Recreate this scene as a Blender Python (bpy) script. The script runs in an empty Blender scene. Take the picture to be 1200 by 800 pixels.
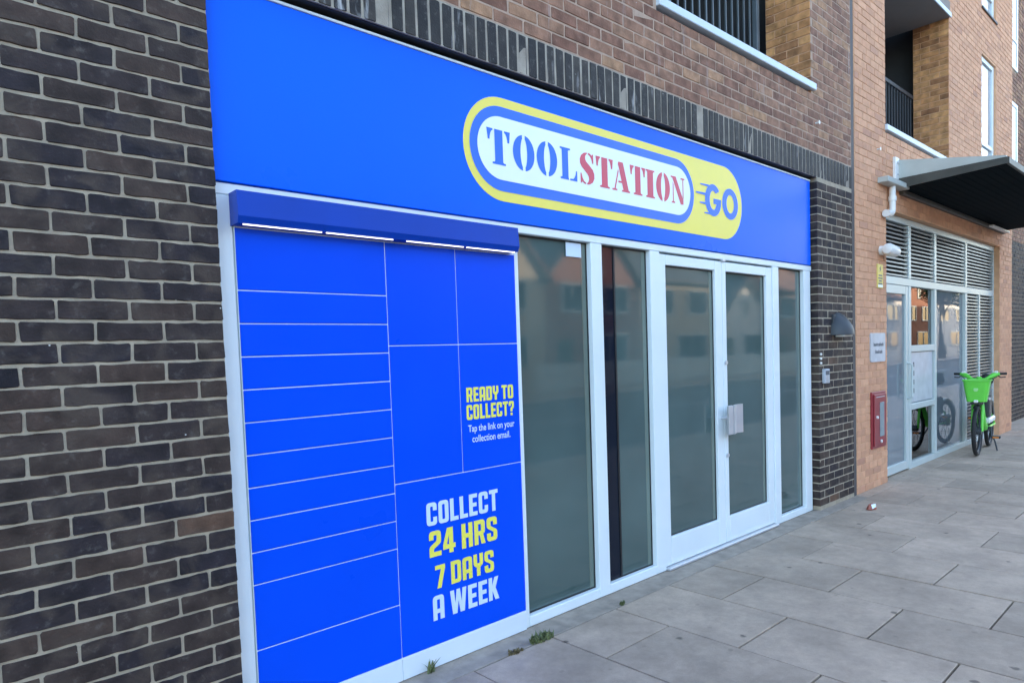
import bpy, bmesh, math, random
from mathutils import Vector, Matrix
from mathutils.geometry import tessellate_polygon
R = math.radians
random.seed(7)
sc = bpy.context.scene
col = sc.collection

# ---------------------------------------------------------------- camera, sky, sun, exposure
cam = bpy.data.cameras.new('camera'); cam_o = bpy.data.objects.new('camera', cam); col.objects.link(cam_o)
CAMX, CAMY, CAMZ = -0.8881, -2.7602, 1.5609
cam.sensor_width = 36.0; cam.lens = 36.0*795.365/1200.0
cam.shift_x = 1.27/1200; cam.shift_y = 55.07/1200
cam.clip_start = 0.05; cam.clip_end = 2000
ya, pi_, ro = R(42.4996), R(-2.8888), R(-1.9613)
fw = Vector((math.sin(ya)*math.cos(pi_), math.cos(ya)*math.cos(pi_), math.sin(pi_)))
rt = Vector((math.cos(ya), -math.sin(ya), 0)); up = rt.cross(fw)
rt2 = rt*math.cos(ro)+up*math.sin(ro); up2 = up*math.cos(ro)-rt*math.sin(ro)
cam_o.matrix_world = Matrix(((rt2.x, up2.x, -fw.x, CAMX), (rt2.y, up2.y, -fw.y, CAMY), (rt2.z, up2.z, -fw.z, CAMZ), (0, 0, 0, 1)))
sc.camera = cam_o

SUN_EL, SUN_AZ = R(20), R(42)
world = bpy.data.worlds.new('World'); sc.world = world; world.use_nodes = True
wn = world.node_tree.nodes; wl = world.node_tree.links
sky = wn.new('ShaderNodeTexSky'); sky.sky_type = 'NISHITA'; sky.sun_disc = False
sky.sun_elevation = SUN_EL; sky.sun_rotation = SUN_AZ
sky.air_density = 1.0; sky.dust_density = 2.2; sky.ozone_density = 1.0
wl.new(sky.outputs[0], wn['Background'].inputs[0]); wn['Background'].inputs[1].default_value = 0.15
sun = bpy.data.lights.new('sun', 'SUN'); sun.energy = 2.6; sun.angle = R(0.5); sun.color = (1.0, 0.80, 0.58)
sun_o = bpy.data.objects.new('sun', sun); col.objects.link(sun_o)
sd = Vector((math.sin(SUN_AZ)*math.cos(SUN_EL), math.cos(SUN_AZ)*math.cos(SUN_EL), math.sin(SUN_EL)))
sun_o.rotation_mode = 'QUATERNION'; sun_o.rotation_quaternion = sd.to_track_quat('Z', 'Y'); sun_o.location = (0, 20, 30)
sc.view_settings.view_transform = 'Standard'; sc.view_settings.look = 'None'
sc.view_settings.gamma = 1.0; sc.view_settings.use_curve_mapping = False
sc.view_settings.exposure = 2.85
sc.render.engine = 'CYCLES'; sc.cycles.use_denoising = True
sc.cycles.max_bounces = 8; sc.cycles.diffuse_bounces = 4; sc.cycles.glossy_bounces = 4; sc.cycles.transparent_max_bounces = 8
sc.cycles.sample_clamp_indirect = 6.0

# ---------------------------------------------------------------- helpers: tagging and linking
ORG = {}
def tag(o, label=None, cat=None, group=None, kind=None):
    if label: o['label'] = label
    if cat: o['category'] = cat
    if group: o['group'] = group
    if kind: o['kind'] = kind
    return o
def thing(name, loc, label, cat, group=None):
    o = bpy.data.objects.new(name, None); col.objects.link(o); o.location = loc
    o.empty_display_size = 0.1; ORG[o] = Vector(loc)
    return tag(o, label, cat, group)
def link_mesh(name, me, mat, parent=None, loc=(0, 0, 0)):
    if mat is not None and len(me.materials) == 0: me.materials.append(mat)
    o = bpy.data.objects.new(name, me); col.objects.link(o)
    L = Vector(loc); ORG[o] = L
    if parent is not None:
        o.parent = parent; o.location = L-ORG[parent]
    else: o.location = L
    return o

class MB:
    """collects shapes in world coordinates, builds ONE mesh object"""
    def __init__(s): s.v = []; s.f = []; s.rnd = []
    def add(s, vs, fs, r=None):
        n = len(s.v); s.v += [tuple(p) for p in vs]; s.f += [tuple(i+n for i in f) for f in fs]
        s.rnd += [(r if r is not None else 0.5)]*len(fs); return s
    def box(s, x0, x1, y0, y1, z0, z1, r=None):
        vs = [(x0,y0,z0),(x1,y0,z0),(x1,y1,z0),(x0,y1,z0),(x0,y0,z1),(x1,y0,z1),(x1,y1,z1),(x0,y1,z1)]
        return s.add(vs, [(0,3,2,1),(4,5,6,7),(0,1,5,4),(1,2,6,5),(2,3,7,6),(3,0,4,7)], r)
    def cbox(s, x0, x1, y0, y1, z0, z1, b=0.004):
        """box with chamfered edges"""
        b = min(b, (x1-x0)*.4, (y1-y0)*.4, (z1-z0)*.4)
        bm = bmesh.new()
        vs = [bm.verts.new(p) for p in [(x0,y0,z0),(x1,y0,z0),(x1,y1,z0),(x0,y1,z0),(x0,y0,z1),(x1,y0,z1),(x1,y1,z1),(x0,y1,z1)]]
        for f in [(0,3,2,1),(4,5,6,7),(0,1,5,4),(1,2,6,5),(2,3,7,6),(3,0,4,7)]: bm.faces.new([vs[i] for i in f])
        bmesh.ops.bevel(bm, geom=bm.edges[:], offset=b, segments=1, affect='EDGES', profile=.5)
        bm.verts.index_update()
        s.add([v.co[:] for v in bm.verts], [[v.index for v in f.verts] for f in bm.faces]); bm.free(); return s
    def tube(s, pts, r, n=8, cap=True, closed=False):
        pts = [Vector(p) for p in pts]; m = len(pts)
        rs = r if isinstance(r, (list, tuple)) else [r]*m
        vs = []; fs = []; prev = None
        for i, p in enumerate(pts):
            if closed: d = pts[(i+1) % m]-pts[i-1]
            else: d = pts[min(i+1, m-1)]-pts[max(i-1, 0)]
            d.normalize()
            if prev is None:
                a = Vector((0,0,1)) if abs(d.z) < .9 else Vector((1,0,0)); u = d.cross(a).normalized()
            else:
                u = (prev-d*prev.dot(d)).normalized()
            prev = u; w = d.cross(u)
            for k in range(n):
                t = 2*math.pi*k/n; vs.append(p+(u*math.cos(t)+w*math.sin(t))*rs[i])
        for i in range(m if closed else m-1):
            j = (i+1) % m
            for k in range(n):
                l = (k+1) % n; fs.append((i*n+k, i*n+l, j*n+l, j*n+k))
        if cap and not closed: fs += [tuple(range(n))[::-1], tuple((m-1)*n+k for k in range(n))]
        return s.add(vs, fs)
    def prism(s, poly, axis, a, b):
        """extrude a 2-D outline along an axis ('x': poly is (y,z), 'y': (x,z), 'z': (x,y))"""
        n = len(poly)
        def mk(p, t): return {'x': (t,p[0],p[1]), 'y': (p[0],t,p[1]), 'z': (p[0],p[1],t)}[axis]
        vs = [mk(p, a) for p in poly]+[mk(p, b) for p in poly]
        fs = [tuple(range(n))[::-1], tuple(range(n, 2*n))]+[(i, (i+1) % n, n+(i+1) % n, n+i) for i in range(n)]
        return s.add(vs, fs)
    def mesh(s, name, off=(0,0,0), smooth=False, attr=False):
        me = bpy.data.meshes.new(name)
        ox, oy, oz = off
        me.from_pydata([(x-ox, y-oy, z-oz) for x, y, z in s.v], [], s.f); me.validate(); me.update()
        bm = bmesh.new(); bm.from_mesh(me); bmesh.ops.recalc_face_normals(bm, faces=bm.faces[:]); bm.to_mesh(me); bm.free()
        if attr and len(me.polygons) == len(s.rnd):
            a = me.attributes.new('rnd', 'FLOAT', 'FACE'); a.data.foreach_set('value', s.rnd)
        if smooth: me.polygons.foreach_set('use_smooth', [True]*len(me.polygons))
        return me
    def build(s, name, mat, parent=None, smooth=False, attr=False, loc=None):
        if loc is None: loc = ORG[parent] if parent is not None else (0, 0, 0)
        o = link_mesh(name, s.mesh(name, loc, smooth, attr), mat, parent, loc)
        return o
def smooth_by_angle(o, ang=35):
    me = o.data
    me.polygons.foreach_set('use_smooth', [True]*len(me.polygons))
    try: me.set_sharp_from_angle(angle=R(ang))
    except Exception: pass
    return o

# ---------------------------------------------------------------- materials
def newmat(name):
    m = bpy.data.materials.new(name); m.use_nodes = True
    nt = m.node_tree; return m, nt, nt.nodes, nt.links, nt.nodes['Principled BSDF']
def rgb(c): return (c[0], c[1], c[2], 1)
def plain(name, c, rough=.5, metal=0, var=.12, scale=8, bump=0, bscale=60, ior=1.5, coat=0):
    """principled with world-space noise mottling of colour and roughness"""
    m, nt, N, L, P = newmat(name)
    geo = N.new('ShaderNodeNewGeometry')
    no = N.new('ShaderNodeTexNoise'); no.inputs['Scale'].default_value = scale; no.inputs['Detail'].default_value = 6
    L.new(geo.outputs['Position'], no.inputs['Vector'])
    mr = N.new('ShaderNodeMapRange'); mr.inputs['To Min'].default_value = 1-var; mr.inputs['To Max'].default_value = 1+var
    mr.inputs['From Min'].default_value = .3; mr.inputs['From Max'].default_value = .7
    L.new(no.outputs['Fac'], mr.inputs['Value'])
    mx = N.new('ShaderNodeVectorMath'); mx.operation = 'SCALE'; mx.inputs[0].default_value = c
    L.new(mr.outputs[0], mx.inputs['Scale']); L.new(mx.outputs[0], P.inputs['Base Color'])
    r2 = N.new('ShaderNodeMapRange'); r2.inputs['To Min'].default_value = max(.02, rough-.08); r2.inputs['To Max'].default_value = min(1, rough+.08)
    L.new(no.outputs['Fac'], r2.inputs['Value']); L.new(r2.outputs[0], P.inputs['Roughness'])
    P.inputs['Metallic'].default_value = metal; P.inputs['IOR'].default_value = ior
    P.inputs['Coat Weight'].default_value = coat; P.inputs['Coat Roughness'].default_value = .08
    if bump:
        n2 = N.new('ShaderNodeTexNoise'); n2.inputs['Scale'].default_value = bscale; n2.inputs['Detail'].default_value = 8
        L.new(geo.outputs['Position'], n2.inputs['Vector'])
        b = N.new('ShaderNodeBump'); b.inputs['Strength'].default_value = bump; b.inputs['Distance'].default_value = .004
        L.new(n2.outputs['Fac'], b.inputs['Height']); L.new(b.outputs[0], P.inputs['Normal'])
    return m
def brickmat(name, stops, src='object', dust=(.30,.28,.25), dust_amt=.25, rough=.75, bump=.7, streak=0, vlo=.6, vhi=1.45, blotch=None):
    """brick face: random tone per brick, firing marks, chips of pale dust, fine relief"""
    m, nt, N, L, P = newmat(name)
    geo = N.new('ShaderNodeNewGeometry')
    if src == 'object':
        oi = N.new('ShaderNodeObjectInfo'); rnd = oi.outputs['Random']
    else:
        at = N.new('ShaderNodeAttribute'); at.attribute_name = 'rnd'; rnd = at.outputs['Fac']
    cr = N.new('ShaderNodeValToRGB'); e = cr.color_ramp.elements
    while len(e) < len(stops): e.new(.5)
    for i, (p, c) in enumerate(stops): e[i].position = p; e[i].color = rgb(c)
    L.new(rnd, cr.inputs[0])
    # smooth firing variation within a brick
    no = N.new('ShaderNodeTexNoise'); no.inputs['Scale'].default_value = 11; no.inputs['Detail'].default_value = 5
    L.new(geo.outputs['Position'], no.inputs['Vector'])
    mr = N.new('ShaderNodeMapRange'); mr.inputs['From Min'].default_value = .3; mr.inputs['From Max'].default_value = .7
    mr.inputs['To Min'].default_value = vlo; mr.inputs['To Max'].default_value = vhi
    L.new(no.outputs['Fac'], mr.inputs['Value'])
    sc_ = N.new('ShaderNodeVectorMath'); sc_.operation = 'SCALE'; L.new(cr.outputs[0], sc_.inputs[0]); L.new(mr.outputs[0], sc_.inputs['Scale'])
    if blotch:
        nb_ = N.new('ShaderNodeTexNoise'); nb_.inputs['Scale'].default_value = 6.5; nb_.inputs['Detail'].default_value = 4; nb_.inputs['Distortion'].default_value = .6
        L.new(geo.outputs['Position'], nb_.inputs['Vector'])
        mb_ = N.new('ShaderNodeMapRange'); mb_.inputs['From Min'].default_value = .48; mb_.inputs['From Max'].default_value = .66; mb_.inputs['To Max'].default_value = .7
        L.new(nb_.outputs['Fac'], mb_.inputs['Value'])
        xb_ = N.new('ShaderNodeMix'); xb_.data_type = 'RGBA'; L.new(mb_.outputs[0], xb_.inputs['Factor']); L.new(sc_.outputs[0], xb_.inputs['A']); xb_.inputs['B'].default_value = rgb(blotch)
        base = xb_.outputs['Result']
    else: base = sc_.outputs[0]
    # pale mortar smears
    n2 = N.new('ShaderNodeTexNoise'); n2.inputs['Scale'].default_value = 22; n2.inputs['Detail'].default_value = 9; n2.inputs['Roughness'].default_value = .7
    L.new(geo.outputs['Position'], n2.inputs['Vector'])
    m2 = N.new('ShaderNodeMapRange'); m2.inputs['From Min'].default_value = .56; m2.inputs['From Max'].default_value = .78; m2.inputs['To Max'].default_value = dust_amt
    L.new(n2.outputs['Fac'], m2.inputs['Value'])
    mix = N.new('ShaderNodeMix'); mix.data_type = 'RGBA'; L.new(m2.outputs[0], mix.inputs['Factor'])
    L.new(base, mix.inputs['A']); mix.inputs['B'].default_value = rgb(dust)
    # rare white lime spots
    vo = N.new('ShaderNodeTexVoronoi'); vo.inputs['Scale'].default_value = 9; L.new(geo.outputs['Position'], vo.inputs['Vector'])
    m3 = N.new('ShaderNodeMapRange'); m3.inputs['From Min'].default_value = .035; m3.inputs['From Max'].default_value = .02
    L.new(vo.outputs['Distance'], m3.inputs['Value'])
    mix2 = N.new('ShaderNodeMix'); mix2.data_type = 'RGBA'; L.new(m3.outputs[0], mix2.inputs['Factor'])
    L.new(mix.outputs['Result'], mix2.inputs['A']); mix2.inputs['B'].default_value = (.5,.5,.48,1)
    out = mix2.outputs['Result']
    if streak:
        mp = N.new('ShaderNodeMapping'); mp.inputs['Scale'].default_value = (7.5, 7.5, 1.1); L.new(geo.outputs['Position'], mp.inputs['Vector'])
        n4 = N.new('ShaderNodeTexNoise'); n4.inputs['Scale'].default_value = 1.6; n4.inputs['Detail'].default_value = 7; n4.inputs['Roughness'].default_value = .62
        L.new(mp.outputs[0], n4.inputs['Vector'])
        m4 = N.new('ShaderNodeMapRange'); m4.inputs['From Min'].default_value = .60; m4.inputs['From Max'].default_value = .70; m4.inputs['To Max'].default_value = streak
        L.new(n4.outputs['Fac'], m4.inputs['Value'])
        mx4 = N.new('ShaderNodeMix'); mx4.data_type = 'RGBA'; L.new(m4.outputs[0], mx4.inputs['Factor']); L.new(out, mx4.inputs['A']); mx4.inputs['B'].default_value = (.46,.45,.44,1)
        out = mx4.outputs['Result']
    L.new(out, P.inputs['Base Color'])
    P.inputs['Roughness'].default_value = rough; P.inputs['IOR'].default_value = 1.32
    n3 = N.new('ShaderNodeTexNoise'); n3.inputs['Scale'].default_value = 90; n3.inputs['Detail'].default_value = 8
    L.new(geo.outputs['Position'], n3.inputs['Vector'])
    b = N.new('ShaderNodeBump'); b.inputs['Strength'].default_value = bump; b.inputs['Distance'].default_value = .004
    L.new(n3.outputs['Fac'], b.inputs['Height']); L.new(b.outputs[0], P.inputs['Normal'])
    return m

DARK = [(0, (.0195,.0160,.0205)), (.35, (.028,.0205,.0215)), (.7, (.038,.0260,.0225)), (.9, (.056,.036,.028)), (.97, (.055,.036,.028)), (1, (.125,.068,.042))]
BROWN = [(0, (.18,.085,.055)), (.35, (.235,.118,.074)), (.7, (.275,.145,.090)), (1, (.35,.195,.105))]
TAN = [(0, (.53,.275,.165)), (.25, (.585,.305,.178)), (.6, (.62,.328,.19)), (.93, (.66,.355,.21)), (1, (.45,.23,.15))]
JAMB = [(0, (.26,.115,.05)), (.35, (.46,.215,.085)), (.7, (.56,.28,.11)), (1, (.32,.145,.065))]
M = {}
M['dark_brick'] = brickmat('dark_brick', DARK, rough=.7, blotch=(.082,.060,.047))
M['dark_brick_a'] = brickmat('dark_brick_far', DARK, 'attr', rough=.7, blotch=(.082,.060,.047))
M['soldier'] = brickmat('soldier_brick', [(0,(.019,.017,.017)),(.5,(.027,.024,.022)),(1,(.044,.037,.031))], rough=.6, dust_amt=.5, streak=.9)
M['brown_brick'] = brickmat('brown_brick', BROWN, dust_amt=.4, streak=.4)
M['brown_brick_a'] = brickmat('brown_brick_far', BROWN, 'attr', dust_amt=.35)
M['tan_brick'] = brickmat('tan_brick', TAN, dust=(.60,.38,.24), dust_amt=.4, bump=.3, vlo=.9, vhi=1.1)
M['tan_brick_a'] = brickmat('tan_brick_far', TAN, 'attr', dust=(.60,.38,.24), dust_amt=.4, bump=.3, vlo=.9, vhi=1.1)
M['jamb_brick_a'] = brickmat('jamb_brick', JAMB, 'attr', dust=(.45,.36,.27))
M['mortar'] = plain('mortar_grey', (.37,.308,.225), .9, var=.2, scale=14, bump=.8, bscale=120)
M['mortar_dark'] = plain('mortar_dark', (.34,.295,.235), .9, var=.3, scale=9, bump=.8, bscale=120)
M['mortar_brown'] = plain('mortar_buff', (.42,.295,.215), .9, var=.18, scale=14, bump=.6, bscale=120)
M['mortar_tan'] = plain('mortar_tan', (.62,.35,.20), .9, var=.12, scale=10, bump=.5, bscale=120)
M['alu'] = plain('white_powder_coated_aluminium', (.72,.785,.80), .32, var=.03, scale=3)
M['alu_grey'] = plain('grey_green_aluminium', (.50,.56,.54), .35, var=.04, scale=3)
M['louvre'] = plain('grey_louvre', (.20,.20,.19), .35, var=.04)
M['white_panel'] = plain('white_steel_panel', (.70,.77,.82), .35, var=.03, scale=3)
M['gasket'] = plain('black_rubber_gasket', (.012,.012,.013), .6)
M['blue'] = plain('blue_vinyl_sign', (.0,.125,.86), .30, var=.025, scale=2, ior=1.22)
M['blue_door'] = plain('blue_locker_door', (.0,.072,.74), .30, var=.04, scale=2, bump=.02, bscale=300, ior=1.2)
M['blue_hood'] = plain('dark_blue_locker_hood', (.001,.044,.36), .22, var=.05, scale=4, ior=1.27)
M['yellow'] = plain('yellow_vinyl', (.86,.72,.10), .4, var=.02)
M['logo_white'] = plain('white_vinyl', (.82,.88,.84), .4, var=.02)
M['logo_blue'] = plain('blue_vinyl_letter', (.002,.13,.80), .4, var=.02)
M['logo_red'] = plain('red_vinyl_letter', (.62,.055,.10), .4, var=.02)
M['text_white'] = plain('white_print', (.62,.74,.86), .5, var=.02)
M['text_yellow'] = plain('yellow_print', (.86,.78,.10), .5, var=.02)
M['steel'] = plain('satin_steel', (.62,.62,.64), .35, metal=.6, var=.04)
M['dark_steel'] = plain('dark_grey_steel', (.035,.04,.045), .5, var=.1)
M['rail_steel'] = plain('railing_grey_steel', (.10,.12,.13), .4, var=.08)
M['sill'] = plain('pale_blue_grey_sill', (.56,.64,.70), .4, var=.05)
M['joint'] = plain('grey_movement_joint', (.085,.074,.07), .7, var=.12)
M['white_plastic'] = plain('white_plastic', (.75,.74,.70), .4, var=.05)
M['black'] = plain('black_rubber', (.014,.014,.015), .7)
M['concrete'] = plain('painted_concrete_soffit', (.24,.205,.18), .8, var=.06, scale=3)
M['room'] = plain('dark_interior', (.05,.052,.055), .9)
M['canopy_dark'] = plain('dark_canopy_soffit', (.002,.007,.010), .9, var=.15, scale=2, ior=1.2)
M['canopy_edge'] = plain('weathered_canopy_edge', (.055,.055,.045), .5, var=.25, scale=5)
M['canopy_light'] = plain('pale_canopy_flashing', (.44,.46,.42), .45, var=.12, scale=3)
M['rail_glass'] = plain('grey_wired_glass', (.22,.26,.27), .2, var=.1)
M['red'] = plain('red_painted_steel', (.27,.028,.036), .4, var=.08)
M['lime'] = plain('lime_green_paint', (.15,.66,.07), .35, var=.05)
M['yellow_sign'] = plain('yellow_sign', (.72,.55,.12), .5)
M['plaque'] = plain('pale_grey_plaque', (.50,.52,.55), .35)
M['ink'] = plain('dark_ink', (.09,.10,.12), .6)

def emat(name, c, s):
    m, nt, N, L, P = newmat(name)
    P.inputs['Emission Color'].default_value = rgb(c); P.inputs['Emission Strength'].default_value = s
    P.inputs['Base Color'].default_value = (.8,.8,.8,1); return m
M['led'] = emat('lit_white_led', (1,.95,.88), .38)
def frosted(name, c, rough=.05, ior=1.6):
    """float glass with a frosted film behind it: dim milky body under a mirror-flat face"""
    m, nt, N, L, P = newmat(name)
    geo = N.new('ShaderNodeNewGeometry')
    no = N.new('ShaderNodeTexNoise'); no.inputs['Scale'].default_value = 1.1; no.inputs['Detail'].default_value = 3
    L.new(geo.outputs['Position'], no.inputs['Vector'])
    mr = N.new('ShaderNodeMapRange'); mr.inputs['From Min'].default_value = .3; mr.inputs['From Max'].default_value = .7
    mr.inputs['To Min'].default_value = .8; mr.inputs['To Max'].default_value = 1.2; L.new(no.outputs['Fac'], mr.inputs['Value'])
    mx = N.new('ShaderNodeVectorMath'); mx.operation = 'SCALE'; mx.inputs[0].default_value = c
    L.new(mr.outputs[0], mx.inputs['Scale']); L.new(mx.outputs[0], P.inputs['Base Color'])
    P.inputs['Roughness'].default_value = rough; P.inputs['IOR'].default_value = ior
    # float glass is never dead flat
    n2 = N.new('ShaderNodeTexNoise'); n2.inputs['Scale'].default_value = 1.6; L.new(geo.outputs['Position'], n2.inputs['Vector'])
    b = N.new('ShaderNodeBump'); b.inputs['Strength'].default_value = .05; b.inputs['Distance'].default_value = .02
    L.new(n2.outputs['Fac'], b.inputs['Height']); L.new(b.outputs[0], P.inputs['Normal'])
    return m
M['frosted'] = frosted('frosted_glass', (.066,.106,.100), ior=1.65)
M['dark_pane'] = frosted('dark_navy_film', (.008,.012,.022), ior=1.3)
def clear_glass(name, tint, ior=2.3):
    m, nt, N, L, P = newmat(name); N.remove(P)
    fr = N.new('ShaderNodeFresnel'); fr.inputs['IOR'].default_value = ior
    tr = N.new('ShaderNodeBsdfTransparent'); tr.inputs[0].default_value = rgb(tint)
    gl = N.new('ShaderNodeBsdfGlossy'); gl.inputs['Roughness'].default_value = .01
    mx = N.new('ShaderNodeMixShader'); L.new(fr.outputs[0], mx.inputs[0]); L.new(tr.outputs[0], mx.inputs[1]); L.new(gl.outputs[0], mx.inputs[2])
    L.new(mx.outputs[0], N['Material Output'].inputs['Surface']); return m
M['glass'] = clear_glass('clear_glass', (.55,.62,.62), 3.0)
M['painted_reflection'] = frosted('painted_mullion_reflection', (.125,.165,.135), ior=1.65)  # paler pane colour standing in for the mullion's reflection
M['milky'] = frosted('milky_film_glass', (.14,.17,.19), .02, 2.0)
M['window_glass'] = frosted('sky_reflecting_window_glass', (.30,.33,.36), .03, 2.6)

# ---------------------------------------------------------------- brick makers
BC = {}
def brick_mesh(L, H, D, var, rough_edge=.0020, fine=True, tone=''):
    key = (round(L, 3), round(H, 3), round(D, 3), var, fine, tone)
    if key in BC: return BC[key]
    rng = random.Random(int(L*7919)+int(D*131)+var*17)
    hx, hz = L/2, H/2; c = .0045
    n = max(1, int(L/.032)) if fine else 1
    pts = []
    def side(a, b, k):
        for i in range(k+1):
            t = i/k; pts.append((a[0]+(b[0]-a[0])*t, a[1]+(b[1]-a[1])*t))
    side((-hx+c,-hz), (hx-c,-hz), n); side((hx,-hz+c), (hx,hz-c), 1); side((hx-c,hz), (-hx+c,hz), n); side((-hx,hz-c), (-hx,-hz+c), 1)
    j = rough_edge
    pts = [(x+rng.uniform(-j,j), z+rng.uniform(-j,j)) for x, z in pts]
    m = len(pts); vs = []; yo = rng.uniform(-.0012,.0012)
    for x, z in pts: vs.append((x-math.copysign(.0022,x), yo+rng.uniform(-.0008,.0008), z-math.copysign(.0022,z)))
    for x, z in pts: vs.append((x, .0022, z))
    for x, z in pts: vs.append((x, D, z))
    fs = [tuple(range(m))]
    for r in (0, 1):
        for i in range(m): fs.append((r*m+i, r*m+(i+1) % m, (r+1)*m+(i+1) % m, (r+1)*m+i))
    mb = MB(); mb.add(vs, fs); me = mb.mesh('brick'); BC[key] = me
    return me
def rows(x0, x1, z0, z1, phase, first_row, holes=(), pitch=.075, length=.225):
    """yield (xa, xb, zc) for a stretcher bond, clipped to a rectangle with holes"""
    n = int(round((z1-z0)/pitch))
    for r in range(n):
        zc = z0+pitch*(r+.5)
        segs = [(x0, x1)]
        for (a, b, c, d) in holes:
            if c < zc < d:
                ns = []
                for (s, e) in segs:
                    if b <= s or a >= e: ns.append((s, e)); continue
                    if s < a: ns.append((s, a))
                    if b < e: ns.append((b, e))
                segs = ns
        off = phase+(length/2 if (r+first_row) % 2 else 0)
        for (s, e) in segs:
            k = math.floor((s-off)/length); x = off+k*length
            while x < e-1e-6:
                a = max(x, s); b = min(x+length, e)
                if b-a > .045: yield (a, b, zc)
                x += length
def place_bricks(parent, mat, name, spec, D=.03, fine=True, J=.0105, H=.0645, variants=7, y=0, depth_at=None, group=None):
    k = 0
    for (a, b, zc) in spec:
        L = b-a-J
        d = depth_at(a, b) if depth_at else D
        me = brick_mesh(L, H, d, k % variants, fine=fine, tone=mat.name); k += 1
        o = link_mesh(name, me, mat, parent, ((a+b)/2, y+random.uniform(-.0012,.0012), zc))
        if k % 2: o.scale.x = -1
    return k
def joined_bricks(name, mat, parent, spec, T, J=.0105, H=.0645, jit=.0015):
    """many bricks as one mesh; T maps (u, v, depth) to a world point"""
    mb = MB()
    for (a, b, zc) in spec:
        u0, u1, v0, v1 = a+J/2, b-J/2, zc-H/2, zc+H/2; e = .002; dp = random.uniform(-jit, jit)
        vs = [T(u0+e,v0+e,dp), T(u1-e,v0+e,dp), T(u1-e,v1-e,dp), T(u0+e,v1-e,dp), T(u0,v0,.002), T(u1,v0,.002), T(u1,v1,.002), T(u0,v1,.002),
              T(u0,v0,.03), T(u1,v0,.03), T(u1,v1,.03), T(u0,v1,.03)]
        fs = [(0,1,2,3)]+[(i,(i+1) % 4,4+(i+1) % 4,4+i) for i in range(4)]+[(4+i,4+(i+1) % 4,8+(i+1) % 4,8+i) for i in range(4)]
        mb.add(vs, fs, random.random())
    o = mb.build(name, mat, parent, attr=True); o['kind'] = 'stuff'
    return o

GZ = -0.03          # level of the pavement
MD = .0045           # mortar is recessed behind the brick faces
BH = 14.0           # height of the blocks

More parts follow.
